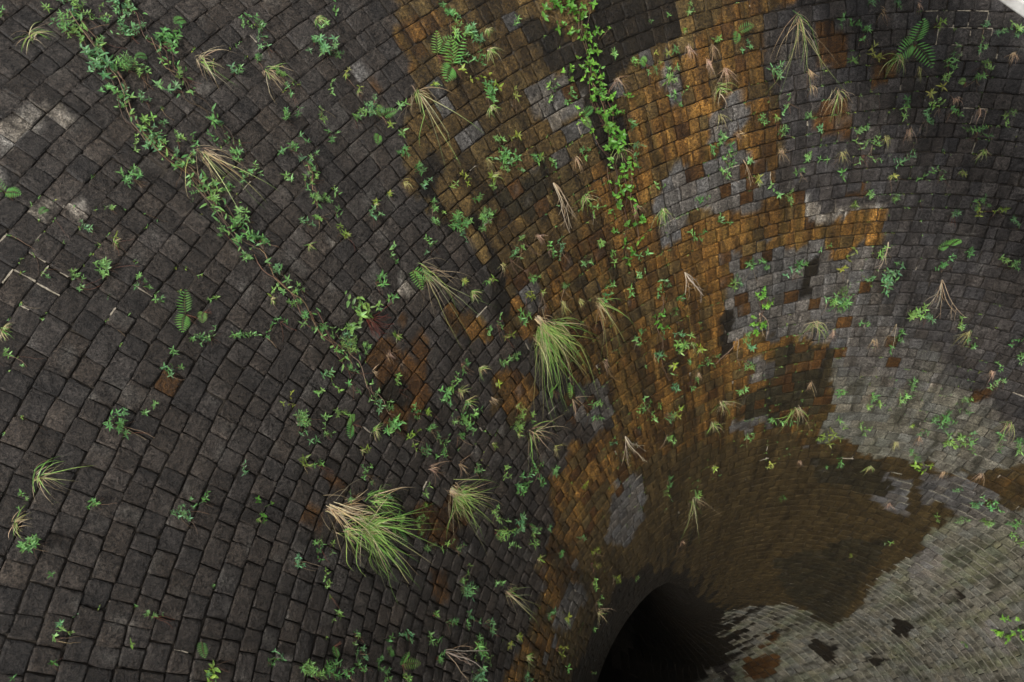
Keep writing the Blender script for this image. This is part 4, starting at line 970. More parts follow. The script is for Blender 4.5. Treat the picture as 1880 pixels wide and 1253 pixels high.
def stone_material():
    m, nt, b, N, L = new_mat('weathered_stone')
    geo = N('ShaderNodeNewGeometry'); at = N('ShaderNodeAttribute'); at.attribute_name = 'Col'
    def noise(scale, detail, rough=0.6):
        n = N('ShaderNodeTexNoise'); n.inputs['Scale'].default_value = scale; n.inputs['Detail'].default_value = detail
        n.inputs['Roughness'].default_value = rough; L(geo.outputs['Position'], n.inputs['Vector']); return n
    def ramp(src, p0, c0, p1, c1):
        r = N('ShaderNodeValToRGB'); r.color_ramp.elements[0].position = p0; r.color_ramp.elements[0].color = (*c0, 1)
        r.color_ramp.elements[1].position = p1; r.color_ramp.elements[1].color = (*c1, 1); L(src, r.inputs[0]); return r
    def mul(a, bb, f=1.0):
        x = N('ShaderNodeMix'); x.data_type = 'RGBA'; x.blend_type = 'MULTIPLY'; L(f, x.inputs[0]) if not isinstance(f, float) else setattr(x.inputs[0], 'default_value', f)
        L(a, x.inputs[6]); L(bb, x.inputs[7]); return x.outputs[2]
    ra = N('ShaderNodeAttribute'); ra.attribute_name = 'Run'; sx = N('ShaderNodeSeparateXYZ'); L(ra.outputs['Vector'], sx.inputs[0])
    def grain(hi, lo):          # the dressed stone deep in the shaft is smoother
        mr = N('ShaderNodeMapRange'); mr.inputs[1].default_value = 12.0; mr.inputs[2].default_value = 18.0; mr.inputs[3].default_value = hi; mr.inputs[4].default_value = lo
        L(sx.outputs[1], mr.inputs[0]); return mr.outputs[0]
    n1 = noise(5.0, 5); n2 = noise(24.0, 6, 0.72); n3 = noise(60.0, 5, 0.75)
    c = mul(at.outputs['Color'], ramp(n1.outputs[0], 0.3, (0.62, 0.6, 0.58), 0.72, (1.35, 1.35, 1.35)).outputs[0])
    c = mul(c, ramp(n2.outputs[0], 0.38, (0.30, 0.29, 0.28), 0.64, (1.85, 1.85, 1.82)).outputs[0], grain(0.9, 0.45))
    c = mul(c, ramp(n3.outputs[0], 0.40, (0.30, 0.30, 0.30), 0.62, (1.9, 1.9, 1.9)).outputs[0], grain(0.75, 0.25))
    # water marks: narrow streaks that follow the slope (x = along the course, y = down the slope, z = how wet the place is)
    def streak(fx, fy, seed, p0, p1, c0, c1):
        cb = N('ShaderNodeCombineXYZ'); m1 = N('ShaderNodeMath'); m1.operation = 'MULTIPLY'; m1.inputs[1].default_value = fx; m2 = N('ShaderNodeMath'); m2.operation = 'MULTIPLY'; m2.inputs[1].default_value = fy
        L(sx.outputs[0], m1.inputs[0]); L(sx.outputs[1], m2.inputs[0]); L(m1.outputs[0], cb.inputs[0]); L(m2.outputs[0], cb.inputs[1]); cb.inputs[2].default_value = seed
        n = N('ShaderNodeTexNoise'); n.inputs['Scale'].default_value = 1.0; n.inputs['Detail'].default_value = 5; n.inputs['Roughness'].default_value = 0.65; L(cb.outputs[0], n.inputs['Vector'])
        return ramp(n.outputs[0], p0, c0, p1, c1)
    def wetmul(col, fac):
        x = N('ShaderNodeMix'); x.data_type = 'RGBA'; x.blend_type = 'MULTIPLY'; L(sx.outputs[2], x.inputs[0]); L(col, x.inputs[6]); L(fac, x.inputs[7]); return x.outputs[2]
    c = wetmul(c, streak(2.2, 0.16, 1.3, 0.36, 0.58, (0.24, 0.21, 0.16), (1.3, 1.28, 1.25)).outputs[0])
    c = wetmul(c, streak(7.0, 0.5, 7.7, 0.32, 0.62, (0.42, 0.38, 0.32), (1.4, 1.4, 1.4)).outputs[0])
    L(c, b.inputs['Base Color'])
    rr = ramp(n2.outputs[0], 0.3, (0.30, 0.30, 0.30), 0.75, (0.6, 0.6, 0.6)); L(rr.outputs[0], b.inputs['Roughness'])
    b.inputs['Specular IOR Level'].default_value = 0.5
    b1 = N('ShaderNodeBump'); b1.inputs['Strength'].default_value = 1.0; b1.inputs['Distance'].default_value = 0.11; L(n2.outputs[0], b1.inputs['Height'])
    b2 = N('ShaderNodeBump'); b2.inputs['Strength'].default_value = 0.9; b2.inputs['Distance'].default_value = 0.03; L(n3.outputs[0], b2.inputs['Height'])
    L(b1.outputs[0], b2.inputs['Normal']); L(b2.outputs[0], b.inputs['Normal'])
    return m

def plain_material(name, c0, c1, scale, rough=0.9, bump=0.01, detail=6):
    m, nt, b, N, L = new_mat(name)
    geo = N('ShaderNodeNewGeometry'); n = N('ShaderNodeTexNoise'); n.inputs['Scale'].default_value = scale; n.inputs['Detail'].default_value = detail
    L(geo.outputs['Position'], n.inputs['Vector'])
    r = N('ShaderNodeValToRGB'); r.color_ramp.elements[0].position = 0.3; r.color_ramp.elements[0].color = (*c0, 1)
    r.color_ramp.elements[1].position = 0.72; r.color_ramp.elements[1].color = (*c1, 1); L(n.outputs[0], r.inputs[0]); L(r.outputs[0], b.inputs['Base Color'])
    b.inputs['Roughness'].default_value = rough
    bu = N('ShaderNodeBump'); bu.inputs['Strength'].default_value = 0.7; bu.inputs['Distance'].default_value = bump; L(n.outputs[0], bu.inputs['Height']); L(bu.outputs[0], b.inputs['Normal'])
    return m

def leaf_material(name, trans=0.35, rough=0.45):
    m, nt, b, N, L = new_mat(name)
    at = N('ShaderNodeAttribute'); at.attribute_name = 'Col'
    geo = N('ShaderNodeNewGeometry'); n = N('ShaderNodeTexNoise'); n.inputs['Scale'].default_value = 60.0; n.inputs['Detail'].default_value = 3
    L(geo.outputs['Position'], n.inputs['Vector'])
    r = N('ShaderNodeValToRGB'); r.color_ramp.elements[0].position = 0.3; r.color_ramp.elements[0].color = (0.75, 0.75, 0.7, 1)
    r.color_ramp.elements[1].position = 0.7; r.color_ramp.elements[1].color = (1.2, 1.2, 1.1, 1); L(n.outputs[0], r.inputs[0])
    x = N('ShaderNodeMix'); x.data_type = 'RGBA'; x.blend_type = 'MULTIPLY'; x.inputs[0].default_value = 1.0
    L(at.outputs['Color'], x.inputs[6]); L(r.outputs[0], x.inputs[7]); L(x.outputs[2], b.inputs['Base Color'])
    b.inputs['Roughness'].default_value = rough; b.inputs['Specular IOR Level'].default_value = 0.4
    if trans > 0:
        t = N('ShaderNodeBsdfTranslucent'); L(x.outputs[2], t.inputs['Color'])
        ms = N('ShaderNodeMixShader'); ms.inputs[0].default_value = trans
        L(b.outputs[0], ms.inputs[1]); L(t.outputs[0], ms.inputs[2]); L(ms.outputs[0], nt.nodes['Material Output'].inputs['Surface'])
    return m

M_STONE = stone_material()
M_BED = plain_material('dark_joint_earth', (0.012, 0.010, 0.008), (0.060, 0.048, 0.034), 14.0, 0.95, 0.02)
M_MORTAR = plain_material('pale_mortar', (0.16, 0.14, 0.10), (0.50, 0.44, 0.34), 30.0, 0.9, 0.01)
M_CONC = plain_material('weathered_concrete', (0.42, 0.41, 0.38), (0.72, 0.71, 0.67), 9.0, 0.9, 0.006, 10)
M_GROUND = plain_material('grassy_ground', (0.04, 0.05, 0.02), (0.11, 0.1, 0.05), 1.5, 0.95, 0.05)
M_LEAF = leaf_material('leaf', 0.3, 0.38); M_STRAW = leaf_material('dry_straw', 0.25, 0.6); M_STEM = leaf_material('woody_stem', 0.0, 0.75)

# ---------- the stone lining ----------
COURSE, WIDTH = 0.262, 0.262
DEG = 180.0 / math.pi
PAL = {  # base colours of the stone and of what grows and deposits on it; V, G, L and B also paint light and shade
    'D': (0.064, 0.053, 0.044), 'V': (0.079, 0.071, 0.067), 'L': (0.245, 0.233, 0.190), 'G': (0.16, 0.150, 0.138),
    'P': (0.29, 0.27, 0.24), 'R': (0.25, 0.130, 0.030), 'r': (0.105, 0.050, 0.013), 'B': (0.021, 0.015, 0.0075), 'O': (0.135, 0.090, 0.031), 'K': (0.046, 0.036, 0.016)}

def stain_shade_class(s, td):
    """index into the palette at run s, angle td (degrees)"""
    keys = list(PAL); c = np.zeros(s.shape, int)
    ws = s + (vnoise(s * 2.2, td * 0.35, 3) - 0.5) * 0.55 + (vnoise(s * 6, td * 1.1, 4) - 0.5) * 0.2
    wt = td + ((vnoise(s * 1.3, td * 0.6, 5) - 0.5) * 0.5 + (vnoise(s * 1.6, td * 2.2, 6) - 0.5) * 0.25) * 12.0 / np.maximum(4.0, np.interp(s, _ss, _r))
    for k, poly in STAINS_SHADE:
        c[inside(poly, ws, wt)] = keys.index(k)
    c[ws > mouth(np.radians(td)) - 0.4 - 3.6 * vnoise(s * 0.5, td * 1.1, 17) ** 2] = keys.index('B')           # painted shade: the wall darkens to black towards the tunnel mouth
    return c

def stone_colour(s, th, blk, s_c, t_c):
    """albedo at points (s, th); blk = block number, s_c / t_c = centre of their block"""
    keys = list(PAL); pal = np.array([PAL[k] for k in keys])
    td = th * DEG; tcd = t_c * DEG
    mixf = 0.40
    c1 = stain_shade_class(s * (1 - mixf) + s_c * mixf, td * (1 - mixf) + tcd * mixf)
    h1 = hash2(blk, 11); h2 = hash2(blk, 23); h3 = hash2(blk, 37)
    iR, iG, iB, iV, iD, iL, ir, iP, iO = [keys.index(k) for k in 'RGBVDLrPO']
    c1 = np.where((c1 == iR) & (h1 < 0.07) & (s_c < 17), iG, c1)
    c1 = np.where((c1 == iG) & (h1 < 0.10) & (s_c < 14), ir, c1)
    c1 = np.where((c1 == iD) & (h1 < 0.003), ir, c1)
    c1 = np.where((c1 == iO) & (h1 > 0.86) & (s_c < 16), iR, c1)
    c1 = np.where((c1 == iO) & (h1 < 0.07) & (s_c < 12), iG, c1)
    c1 = np.where((c1 == iR) & (h1 > 0.80), iO, c1)
    c1 = np.where((c1 == keys.index('K')) & (h1 > 0.75) & (s_c < 16), ir, c1)
    col = pal[c1]
    # the greys V, G, L blend softly: a painted edge of light and shade
    bare = np.array([k in 'VGL' for k in keys]); m_ = bare[c1]; acc = np.zeros((int(m_.sum()), 3)); wsum = np.zeros(int(m_.sum()))
    for o1, o2 in [(-.22, 0), (.22, 0), (0, -1.4), (0, 1.4), (.12, .8), (-.12, -.8), (0, 0)]:
        cx = stain_shade_class(s[m_] + o1, td[m_] + o2); g_ = bare[cx]; acc[g_] += pal[cx[g_]]; wsum += g_
    col[m_] = np.where(wsum[:, None] > 0, acc / np.maximum(wsum, 1)[:, None], col[m_])
    # tone of the single stone
    deep = np.clip((s_c - 11) / 6, 0, 1)
    tone = (0.74 + 0.55 * h2 ** 1.3) * (1 - 0.4 * deep) + 0.98 * 0.4 * deep
    tint = np.stack([1 + 0.10 * (h3 - 0.5), np.ones_like(h3), 1 - 0.14 * (h3 - 0.5)], -1)
    col = col * tone[:, None] * tint
    # rust turns olive and brown in streaks that run down the slope
    stk = vnoise(td * 2.6 + 40, s * 0.35, 8); stk2 = vnoise(td * 6.0, s * 0.9, 9)
    isr = (c1 == iR)[:, None]
    olive = np.array([0.155, 0.098, 0.024]); brown = np.array([0.07, 0.038, 0.013])
    w = np.clip((stk - 0.45) * 3, 0, 1)[:, None]
    col = np.where(isr, col * (1 - w) + olive * w * tone[:, None], col)
    w = np.clip((stk2 - 0.62) * 4, 0, 0.85)[:, None]
    col = np.where(isr, col * (1 - w) + brown * w, col)
    # deeper down the rust gives way to dark brown algae
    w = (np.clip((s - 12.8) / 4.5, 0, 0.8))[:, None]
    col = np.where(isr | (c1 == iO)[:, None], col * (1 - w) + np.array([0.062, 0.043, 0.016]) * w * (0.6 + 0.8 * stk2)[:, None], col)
    # thin black weeping streaks and pale lime bloom below the bed joints
    blk_w = np.clip((vnoise(td * 4.2 + 9, s * 0.28, 12) - 0.66) * 4, 0, 0.75)[:, None]
    col = col * (1 - 0.6 * blk_w)
    bloom = np.clip((vnoise(td * 1.9, s * 5.0, 13) - 0.74) * 5, 0, 1) * (h2 > 0.45) * (1 - 0.6 * deep) * (c1 != iR) * (c1 != iB) * (c1 != iO)
    col = col + (np.array([0.2, 0.19, 0.17]) - col) * (0.5 * bloom)[:, None]
    # silt and algae blotches on the pale stone of the shaft
    bl = np.clip((vnoise(td * 0.9 + 7, s * 1.3, 41) * 0.6 + vnoise(td * 2.4, s * 3.4, 42) * 0.4 - 0.60) * 8, 0, 0.8)[:, None] * (c1 == iL)[:, None]
    col = col * (1 - bl) + np.array([0.07, 0.066, 0.045]) * bl
    # a greenish film in the olive zone
    gl = np.clip((vnoise(td * 0.5, s * 0.8, 15) - 0.4) * 2, 0, 1)[:, None] * (c1 == iL)[:, None] * np.clip((s - 14.5) / 3, 0.15, 1)[:, None]
    col = col * (1 - gl * np.array([0.10, 0.03, 0.26]))
    wet = np.array([{'R': 0.85, 'K': 0.7, 'O': 0.8, 'B': 0.5, 'r': 0.6, 'G': 0.5, 'V': 0.3, 'D': 0.22, 'L': 0.16, 'P': 0.9}[k] for k in keys])[c1]
    return np.clip(col, 0.004, 0.6), np.stack([th * 10.0, s, wet * (1 - 0.6 * np.clip((s - 12) / 5, 0, 1))], -1)

# cut the lining into courses and stones
blocks = []
s = S_TOP; ci = 0
while s < S_END:
    h = COURSE * rng.uniform(0.94, 1.06)
    if s > S_BEND: h = COURSE * 0.95
    r = float(np.interp(min(s + h / 2, S_BEND), _ss, _r))
    n = int(2 * math.pi * r / WIDTH)
    w = np.clip(rng.normal(1.0, 0.16, n), 0.62, 1.55); w[rng.random(n) < 0.05] *= 1.45
    cuts = np.concatenate([[0], np.cumsum(w)]); cuts = cuts / cuts[-1] * 2 * math.pi + rng.uniform(0, 2 * math.pi)
    for k in range(n):
        a0, a1 = cuts[k], cuts[k + 1]
        mid = ((a0 + a1) / 2 + math.radians(60)) % (2 * math.pi) - math.radians(60)
        d = mid - (a0 + a1) / 2
        blocks.append((s, s + h, a0 + d, a1 + d, r))
    s += h; ci += 1
BL = np.array(blocks); NB = len(BL); bid = np.arange(NB)
# the mouth of the tunnel is cut into the foot of the shaft: no stones there
BL = BL[((BL[:, 0] + BL[:, 1]) / 2 - 2.6) < mouth((BL[:, 2] + BL[:, 3]) / 2)]; NB = len(BL); bid = np.arange(NB)
s0, s1, t0, t1, rad = BL.T
sc_, tc_ = (s0 + s1) / 2, (t0 + t1) / 2
wob = lambda k, a: (hash2(bid, k) - 0.5) * 2 * a
far = np.clip((sc_ - 3.5) / 4.0, 0, 1)
gb = 0.001 + 0.006 * far + 0.004 * np.clip((sc_ - 15) / 3, 0, 1) + 0.010 * hash2(bid, 51) ** 3; gp = (0.0005 + 0.005 * far + 0.009 * hash2(bid, 52) ** 3) / rad
# four corners, a little out of square
S4 = np.stack([s0 + gb + wob(61, .007), s0 + gb + wob(62, .007), s1 - gb + wob(63, .007), s1 - gb + wob(64, .007)], 1)      # (top a0)(top a1)(bottom a0)(bottom a1)
T4 = np.stack([t0 + gp + wob(65, .009) / rad, t1 - gp + wob(66, .009) / rad, t0 + gp + wob(67, .009) / rad, t1 - gp + wob(68, .009) / rad], 1)
U = np.array([0.0, 0.09, 0.5, 0.91, 1.0])
uu, vv = np.meshgrid(U, U, indexing='ij'); uu = uu.ravel(); vv = vv.ravel()          # uu along s, vv along angle
def bil(Q, u, v):
    return (Q[:, [0]] * (1 - u) * (1 - v) + Q[:, [1]] * (1 - u) * v + Q[:, [2]] * u * (1 - v) + Q[:, [3]] * u * v)
FS = bil(S4, uu, vv); FT = bil(T4, uu, vv)
edge = ((uu == 0) | (uu == 1)).astype(int) + ((vv == 0) | (vv == 1)).astype(int)
calm = np.clip(1 - (sc_ - 10.0) / 7.0, 0.15, 1.0)          # the deeper courses are dressed flush
proud = (0.004 + 0.018 * hash2(bid, 71) ** 2 - 0.02 * (hash2(bid, 77) < 0.02)) * calm
tilt_s, tilt_t = wob(72, 0.010) * calm, wob(73, 0.009) * calm
FH = proud[:, None] + tilt_s[:, None] * (uu - .5) + tilt_t[:, None] * (vv - .5) - np.array([0, 0.009, 0.018])[edge][None, :] * np.maximum(calm, 0.35)[:, None]
NF = 25; i25 = bid[:, None] * NF + np.arange(NF)[None, :]
FH = FH + (hash2(i25, 74) - 0.5) * np.where(edge == 0, 0.016, 0.010)[None, :] * np.maximum(calm, 0.25)[:, None]
chip = (hash2(bid[:, None] * 4 + np.arange(4)[None, :], 78) < 0.2) * hash2(bid[:, None] * 4 + np.arange(4)[None, :], 79)      # knocked-off corners
rr_ = rad[:, None]
for q_, (ci_, n1_, n2_, ds_, dt_) in enumerate(((0, 1, 5, 1, 1), (4, 3, 9, 1, -1), (20, 15, 21, -1, 1), (24, 19, 23, -1, -1))):
    FH[:, ci_] -= 0.03 * chip[:, q_]; FH[:, n1_] -= 0.012 * chip[:, q_]; FH[:, n2_] -= 0.012 * chip[:, q_]
    FS[:, ci_] += ds_ * 0.022 * chip[:, q_]; FT[:, ci_] += dt_ * 0.022 * chip[:, q_] / rad
mid_e = ((uu == 0.5) | (vv == 0.5)) & (edge == 1)
amp = np.where(mid_e, 0.018, 0.010) * (edge > 0)
FS = FS + (hash2(i25, 75) - 0.5) * amp * ((uu == 0) | (uu == 1))
FT = FT + (hash2(i25, 76) - 0.5) * amp / rr_ * ((vv == 0) | (vv == 1))
ring = [0, 1, 2, 3, 4, 9, 14, 19, 24, 23, 22, 21, 20, 15, 10, 5]
cor = [0, 4, 24, 20]
AS = np.concatenate([FS, FS[:, cor]], 1); AT = np.concatenate([FT, FT[:, cor]], 1); AH = np.concatenate([FH, np.full((NB, 4), -0.05)], 1)
NV = 29
PTS = surf(AS, AT, AH)                                                     # (NB, 28, 3)
fl = []
for i in range(4):
    for j in range(4):
        fl.append((5 * i + j, 5 * i + j + 1, 5 * i + j + 6, 5 * i + j + 5))
for k in range(4):                                   # four sides, each one face down to the bed
    e_ = [ring[(4 * k + m) % 16] for m in range(5)]
    fl.append(tuple([25 + k, 25 + (k + 1) % 4] + e_[::-1]))
flat = lambda a: np.asarray(a).reshape(-1)
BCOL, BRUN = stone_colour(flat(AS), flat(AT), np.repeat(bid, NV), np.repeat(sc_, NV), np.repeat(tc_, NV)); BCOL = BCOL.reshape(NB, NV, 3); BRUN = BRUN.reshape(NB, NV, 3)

# size of each stone in the picture
def project(X):
    X = X - np.array(CAM); p, ro = math.radians(PITCH), math.radians(ROLL)
    dep = X[..., 1] * math.cos(p) - X[..., 2] * math.sin(p); up = X[..., 1] * math.sin(p) + X[..., 2] * math.cos(p)
    x, y = X[..., 0] / dep, up / dep; c, q = math.cos(ro), -math.sin(ro); x, y = c * x - q * y, q * x + c * y
    return 0.5 + FPX * x, 1253 / 3760 - FPX * y, dep
px, py, pd = project(PTS[:, [0, 4, 24, 20]])
area = 0.5 * ((px[:, 2] - px[:, 0]) * (py[:, 3] - py[:, 1]) - (px[:, 3] - px[:, 1]) * (py[:, 2] - py[:, 0]))
vis = (pd.min(1) > 0) & (px.mean(1) > 0.004) & (px.mean(1) < 0.996) & (py.mean(1) > 0.004) & (py.mean(1) < 0.662)
score = np.where(vis, np.abs(area), 0)
top = np.argsort(-score)[:300]

spill = empty('spillway_funnel', (0, 0, 0))
tag(spill, 'stone-block funnel wall of a bellmouth spillway, dark and rust-stained, narrowing to a black shaft', 'spillway')
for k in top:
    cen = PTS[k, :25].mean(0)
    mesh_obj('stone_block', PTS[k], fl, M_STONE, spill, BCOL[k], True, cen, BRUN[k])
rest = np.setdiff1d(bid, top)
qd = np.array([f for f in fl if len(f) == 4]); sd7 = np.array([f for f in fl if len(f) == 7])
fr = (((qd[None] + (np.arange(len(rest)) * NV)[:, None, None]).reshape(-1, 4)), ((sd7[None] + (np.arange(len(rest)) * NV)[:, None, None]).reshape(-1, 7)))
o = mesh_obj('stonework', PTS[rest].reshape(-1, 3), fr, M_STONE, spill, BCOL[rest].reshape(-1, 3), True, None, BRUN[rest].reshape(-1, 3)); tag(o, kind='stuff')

# bed behind the stones: one continuous sheet
bs = np.concatenate([np.linspace(S_TOP, 18, 110), np.linspace(18, S_END, 140)[1:]]); bt = np.linspace(0, 2 * math.pi, 361)
BS, BT = np.meshgrid(bs, bt, indexing='ij'); V = surf(BS, BT, -0.022 - 0.018 * np.clip((BS - 4.5) / 3, 0, 1)).reshape(-1, 3); nt_ = len(bt)
q = np.arange((len(bs) - 1) * nt_).reshape(-1, nt_)[:, :-1].ravel()
mesh_obj('joint_bed', V, np.stack([q, q + 1, q + nt_ + 1, q + nt_], 1), M_BED, spill)
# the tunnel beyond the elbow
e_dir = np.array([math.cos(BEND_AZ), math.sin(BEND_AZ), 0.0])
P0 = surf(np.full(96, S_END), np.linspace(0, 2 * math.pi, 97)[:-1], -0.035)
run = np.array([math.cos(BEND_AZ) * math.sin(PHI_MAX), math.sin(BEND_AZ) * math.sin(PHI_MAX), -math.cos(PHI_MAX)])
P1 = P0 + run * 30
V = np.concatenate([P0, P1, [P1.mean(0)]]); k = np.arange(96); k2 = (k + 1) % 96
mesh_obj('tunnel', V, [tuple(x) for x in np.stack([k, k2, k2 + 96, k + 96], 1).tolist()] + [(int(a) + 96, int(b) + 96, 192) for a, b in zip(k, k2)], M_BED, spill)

# pale mortar left in some joints: short strips
def strip(sa, sb, ta, tb, rad_, wide_s, h=0.004, thick=1.0):
    """a strip in a joint from (sa,ta) to (sb,tb)"""
    n = 5; u = np.linspace(0, 1, n)
    S_ = sa + (sb - sa) * u; T_ = ta + (tb - ta) * u
    hw = rng.uniform(0.002, 0.011, n) * thick
    hs = hw if wide_s else 0 * hw; ht = 0 * hw if wide_s else hw / rad_
    jj = rng.normal(0, 0.002, n)
    A = surf(S_ - hs, T_ - ht, h + jj); B = surf(S_ + hs, T_ + ht, h + jj); A2 = surf(S_ - hs, T_ - ht, -0.04); B2 = surf(S_ + hs, T_ + ht, -0.04)
    V = np.concatenate([A, B, A2, B2]); f = []
    for i in range(n - 1):
        f += [(i, n + i, n + i + 1, i + 1), (i, i + 1, 2 * n + i + 1, 2 * n + i), (n + i, 3 * n + i, 3 * n + i + 1, n + i + 1)]
    return V, f
mort = np.zeros(NB, bool)
for poly in MORTARED: mort |= inside(poly, sc_, tc_ * DEG)
inview = vis & (sc_ < 17)
for k in np.where(inview)[0]:
    p = 0.85 if mort[k] else 0.018
    if hash2(k, 81) < p:                       # upright joint
        a, b = sorted(rng.uniform(0, 1, 2)) if not mort[k] or hash2(k, 85) < .5 else (0.05, 0.98)
        if b - a < 0.3: b = a + 0.3
        V, f = strip(s0[k] + (s1[k] - s0[k]) * a, s0[k] + (s1[k] - s0[k]) * b, t0[k], t0[k], rad[k], False, 0.0 + 0.004 * mort[k])
        mesh_obj('mortar_strip', V, f, M_MORTAR, spill, None, False, V.mean(0))
    if hash2(k, 82) < (0.7 if mort[k] else 0.006):
        V, f = strip(s0[k], s0[k], t0[k], t0[k] + (t1[k] - t0[k]) * rng.uniform(0.5, 1.0), rad[k], True, 0.002)
        mesh_obj('mortar_strip', V, f, M_MORTAR, spill, None, False, V.mean(0))
# in the shaft nearly every bed joint still holds its mortar
Vs, Fs, off = [], [], 0
for k in np.where(vis & (sc_ > 15.0) & (sc_ < mouth(tc_) - 0.4))[0]:
    pale = BCOL[k, :25].mean(0)[2] > 0.07
    pr = min(0.8 if pale else 0.4, (sc_[k] - 15.0) * 0.25) if pale else 0.0
    for up in (0, 1):
        if hash2(k, 83 + up) > (pr if up == 0 else pr * 0.35): continue
        V, f = strip(s0[k], s0[k], t0[k], t1[k], rad[k], True, 0.003, 1.25) if up == 0 else strip(s0[k], s1[k], t0[k], t0[k], rad[k], False, 0.002, 0.8)
        Vs.append(V); Fs += [tuple(i + off for i in q) for q in f]; off += len(V)
M_MORTAR2 = plain_material('grey_mortar', (0.07, 0.065, 0.048), (0.30, 0.28, 0.21), 25.0, 0.9, 0.01)
o = mesh_obj('joint_mortar', np.concatenate(Vs), Fs, M_MORTAR2, spill, None, False); tag(o, kind='stuff')

# crest, ground and the concrete walkway over the rim
r_top, z_top = float(np.interp(S_TOP, _ss, _r)), float(np.interp(S_TOP, _ss, _z))
def lathe(name, prof, mat, parent=None, n=180):
    pr = np.array(prof, float); a = np.linspace(0, 2 * math.pi, n + 1)[:-1]
    V = np.stack([pr[:, None, 0] * np.cos(a), pr[:, None, 0] * np.sin(a), np.repeat(pr[:, [1]], n, 1)], -1).reshape(-1, 3); f = []
    for i in range(len(pr) - 1):
        for j in range(n):
            f.append((i * n + j, i * n + (j + 1) % n, (i + 1) * n + (j + 1) % n, (i + 1) * n + j))
    return mesh_obj(name, V, f, mat, parent)
lathe('crest_kerb', [(r_top - 0.02, z_top - 0.3), (r_top + 0.02, z_top + 0.02), (r_top + 0.3, z_top + 0.10), (r_top + 1.2, z_top + 0.12), (r_top + 1.35, z_top + 0.05), (r_top + 1.4, z_top - 0.7)], M_CONC, spill)
g = lathe('ground', [(r_top + 1.3, z_top - 0.25), (r_top + 8, z_top - 0.3), (60, z_top - 0.6), (400, z_top - 1.0), (3000, z_top - 1.0)], M_GROUND); tag(g, kind='structure')


# footbridge of pale concrete across the funnel (only its edge shows, top right)
bd = np.array([0.543, -0.840]); bn = np.array([0.840, 0.543]); bp = np.array([-2.374, 6.808])
def bridge_box(name, off0, off1, z0, z1, parent, mat, ext=0.0):
    m_ = float(np.dot(bp, bd)); mid = bp - bd * m_
    pts = []
    for zz in (z0, z1):
        for l_, f_ in ((-18.2 - ext, off0), (18.2 + ext, off0), (18.2 + ext, off1), (-18.2 - ext, off1)):
            q_ = mid + bd * l_ + bn * f_; pts.append((q_[0], q_[1], zz))
    me_v = np.array(pts)
    ob = mesh_obj(name, me_v, [(0, 3, 2, 1), (4, 5, 6, 7), (0, 1, 5, 4), (1, 2, 6, 5), (2, 3, 7, 6), (3, 0, 4, 7)], mat, parent, None, False, me_v.mean(0))
    bv = ob.modifiers.new('bevel', 'BEVEL'); bv.width = 0.02; bv.segments = 2
    return ob
br = empty('footbridge', (float(bp[0]), float(bp[1]), 0.5)); tag(br, 'pale concrete footbridge slab cut off by the top right corner', 'footbridge')
bridge_box('deck', 0.0, 2.6, 0.36, 0.50, br, M_CONC)
bridge_box('beam', 1.1, 1.4, -0.25, 0.358, br, M_CONC, -0.9)
bridge_box('beam', 2.0, 2.3, -0.25, 0.358, br, M_CONC, -0.9)
bridge_box('kerb', 2.45, 2.6, 0.502, 0.62, br, M_CONC)

# ---------- plants ----------
class MB:
    """collects triangles and quads with a colour per vertex"""
    def __init__(self): self.v = []; self.f = []; self.c = []
    def add(self, v, f, c):
        n = len(self.v); self.v += [tuple(x) for x in v]; self.f += [tuple(i + n for i in q) for q in f]
        self.c += [tuple(c)] * len(v) if np.ndim(c) == 1 else [tuple(x) for x in c]
    def build(self, name, mat, parent=None, origin=None):
        return mesh_obj(name, np.array(self.v), self.f, mat, parent, np.array(self.c), True, origin)

def unit(v):
    v = np.asarray(v, float); return v / (np.linalg.norm(v) + 1e-9)

def frame(s_, th_):
    """point on the wall, outward normal (into the air), down the slope, along the course"""
    P = surf(s_, th_); d = unit(surf(s_ + 0.05, th_) - surf(s_ - 0.05, th_)); t = unit(surf(s_, th_ + 0.004) - surf(s_, th_ - 0.004))
    n = unit(surf(s_, th_, 0.1) - P); return P, n, d, t

UP = np.array([0, 0, 1.0])
def R(a, b): return random.uniform(a, b)
def rvec(): return unit([random.gauss(0, 1) for _ in range(3)])

def leaf(mb, p, d, up, L_, w, col, fold=0.25, droop=0.3):
    """pointed leaf: a midrib and two blades, slightly folded and drooping"""
    d = unit(d); sd = unit(np.cross(d, up)); nn = np.cross(sd, d)
    q = lambda a, b: p + d * L_ * a + sd * w * b + nn * (fold * w * abs(b) - droop * L_ * a * a)
    v = [q(0, 0), q(.34, -.5), q(.34, 0), q(.34, .5), q(.68, -.36), q(.68, 0), q(.68, .36), q(1, 0)]
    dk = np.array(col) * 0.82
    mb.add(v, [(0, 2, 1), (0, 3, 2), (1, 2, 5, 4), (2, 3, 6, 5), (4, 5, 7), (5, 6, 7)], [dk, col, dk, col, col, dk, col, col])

def tube(mb, pts, r0, r1, col, n=4):
    pts = [np.asarray(p, float) for p in pts]; v = []; f = []
    for i, p in enumerate(pts):
        d = unit(pts[min(i + 1, len(pts) - 1)] - pts[max(i - 1, 0)]); a = unit(np.cross(d, (0.31, 0.52, 0.79))); b = np.cross(d, a)
        r = r0 + (r1 - r0) * i / max(1, len(pts) - 1)
        for k in range(n):
            g_ = 2 * math.pi * k / n; v.append(p + (a * math.cos(g_) + b * math.sin(g_)) * r)
    for i in range(len(pts) - 1):
        for k in range(n):
            f.append((i * n + k, i * n + (k + 1) % n, (i + 1) * n + (k + 1) % n, (i + 1) * n + k))
    mb.add(v, f, col)

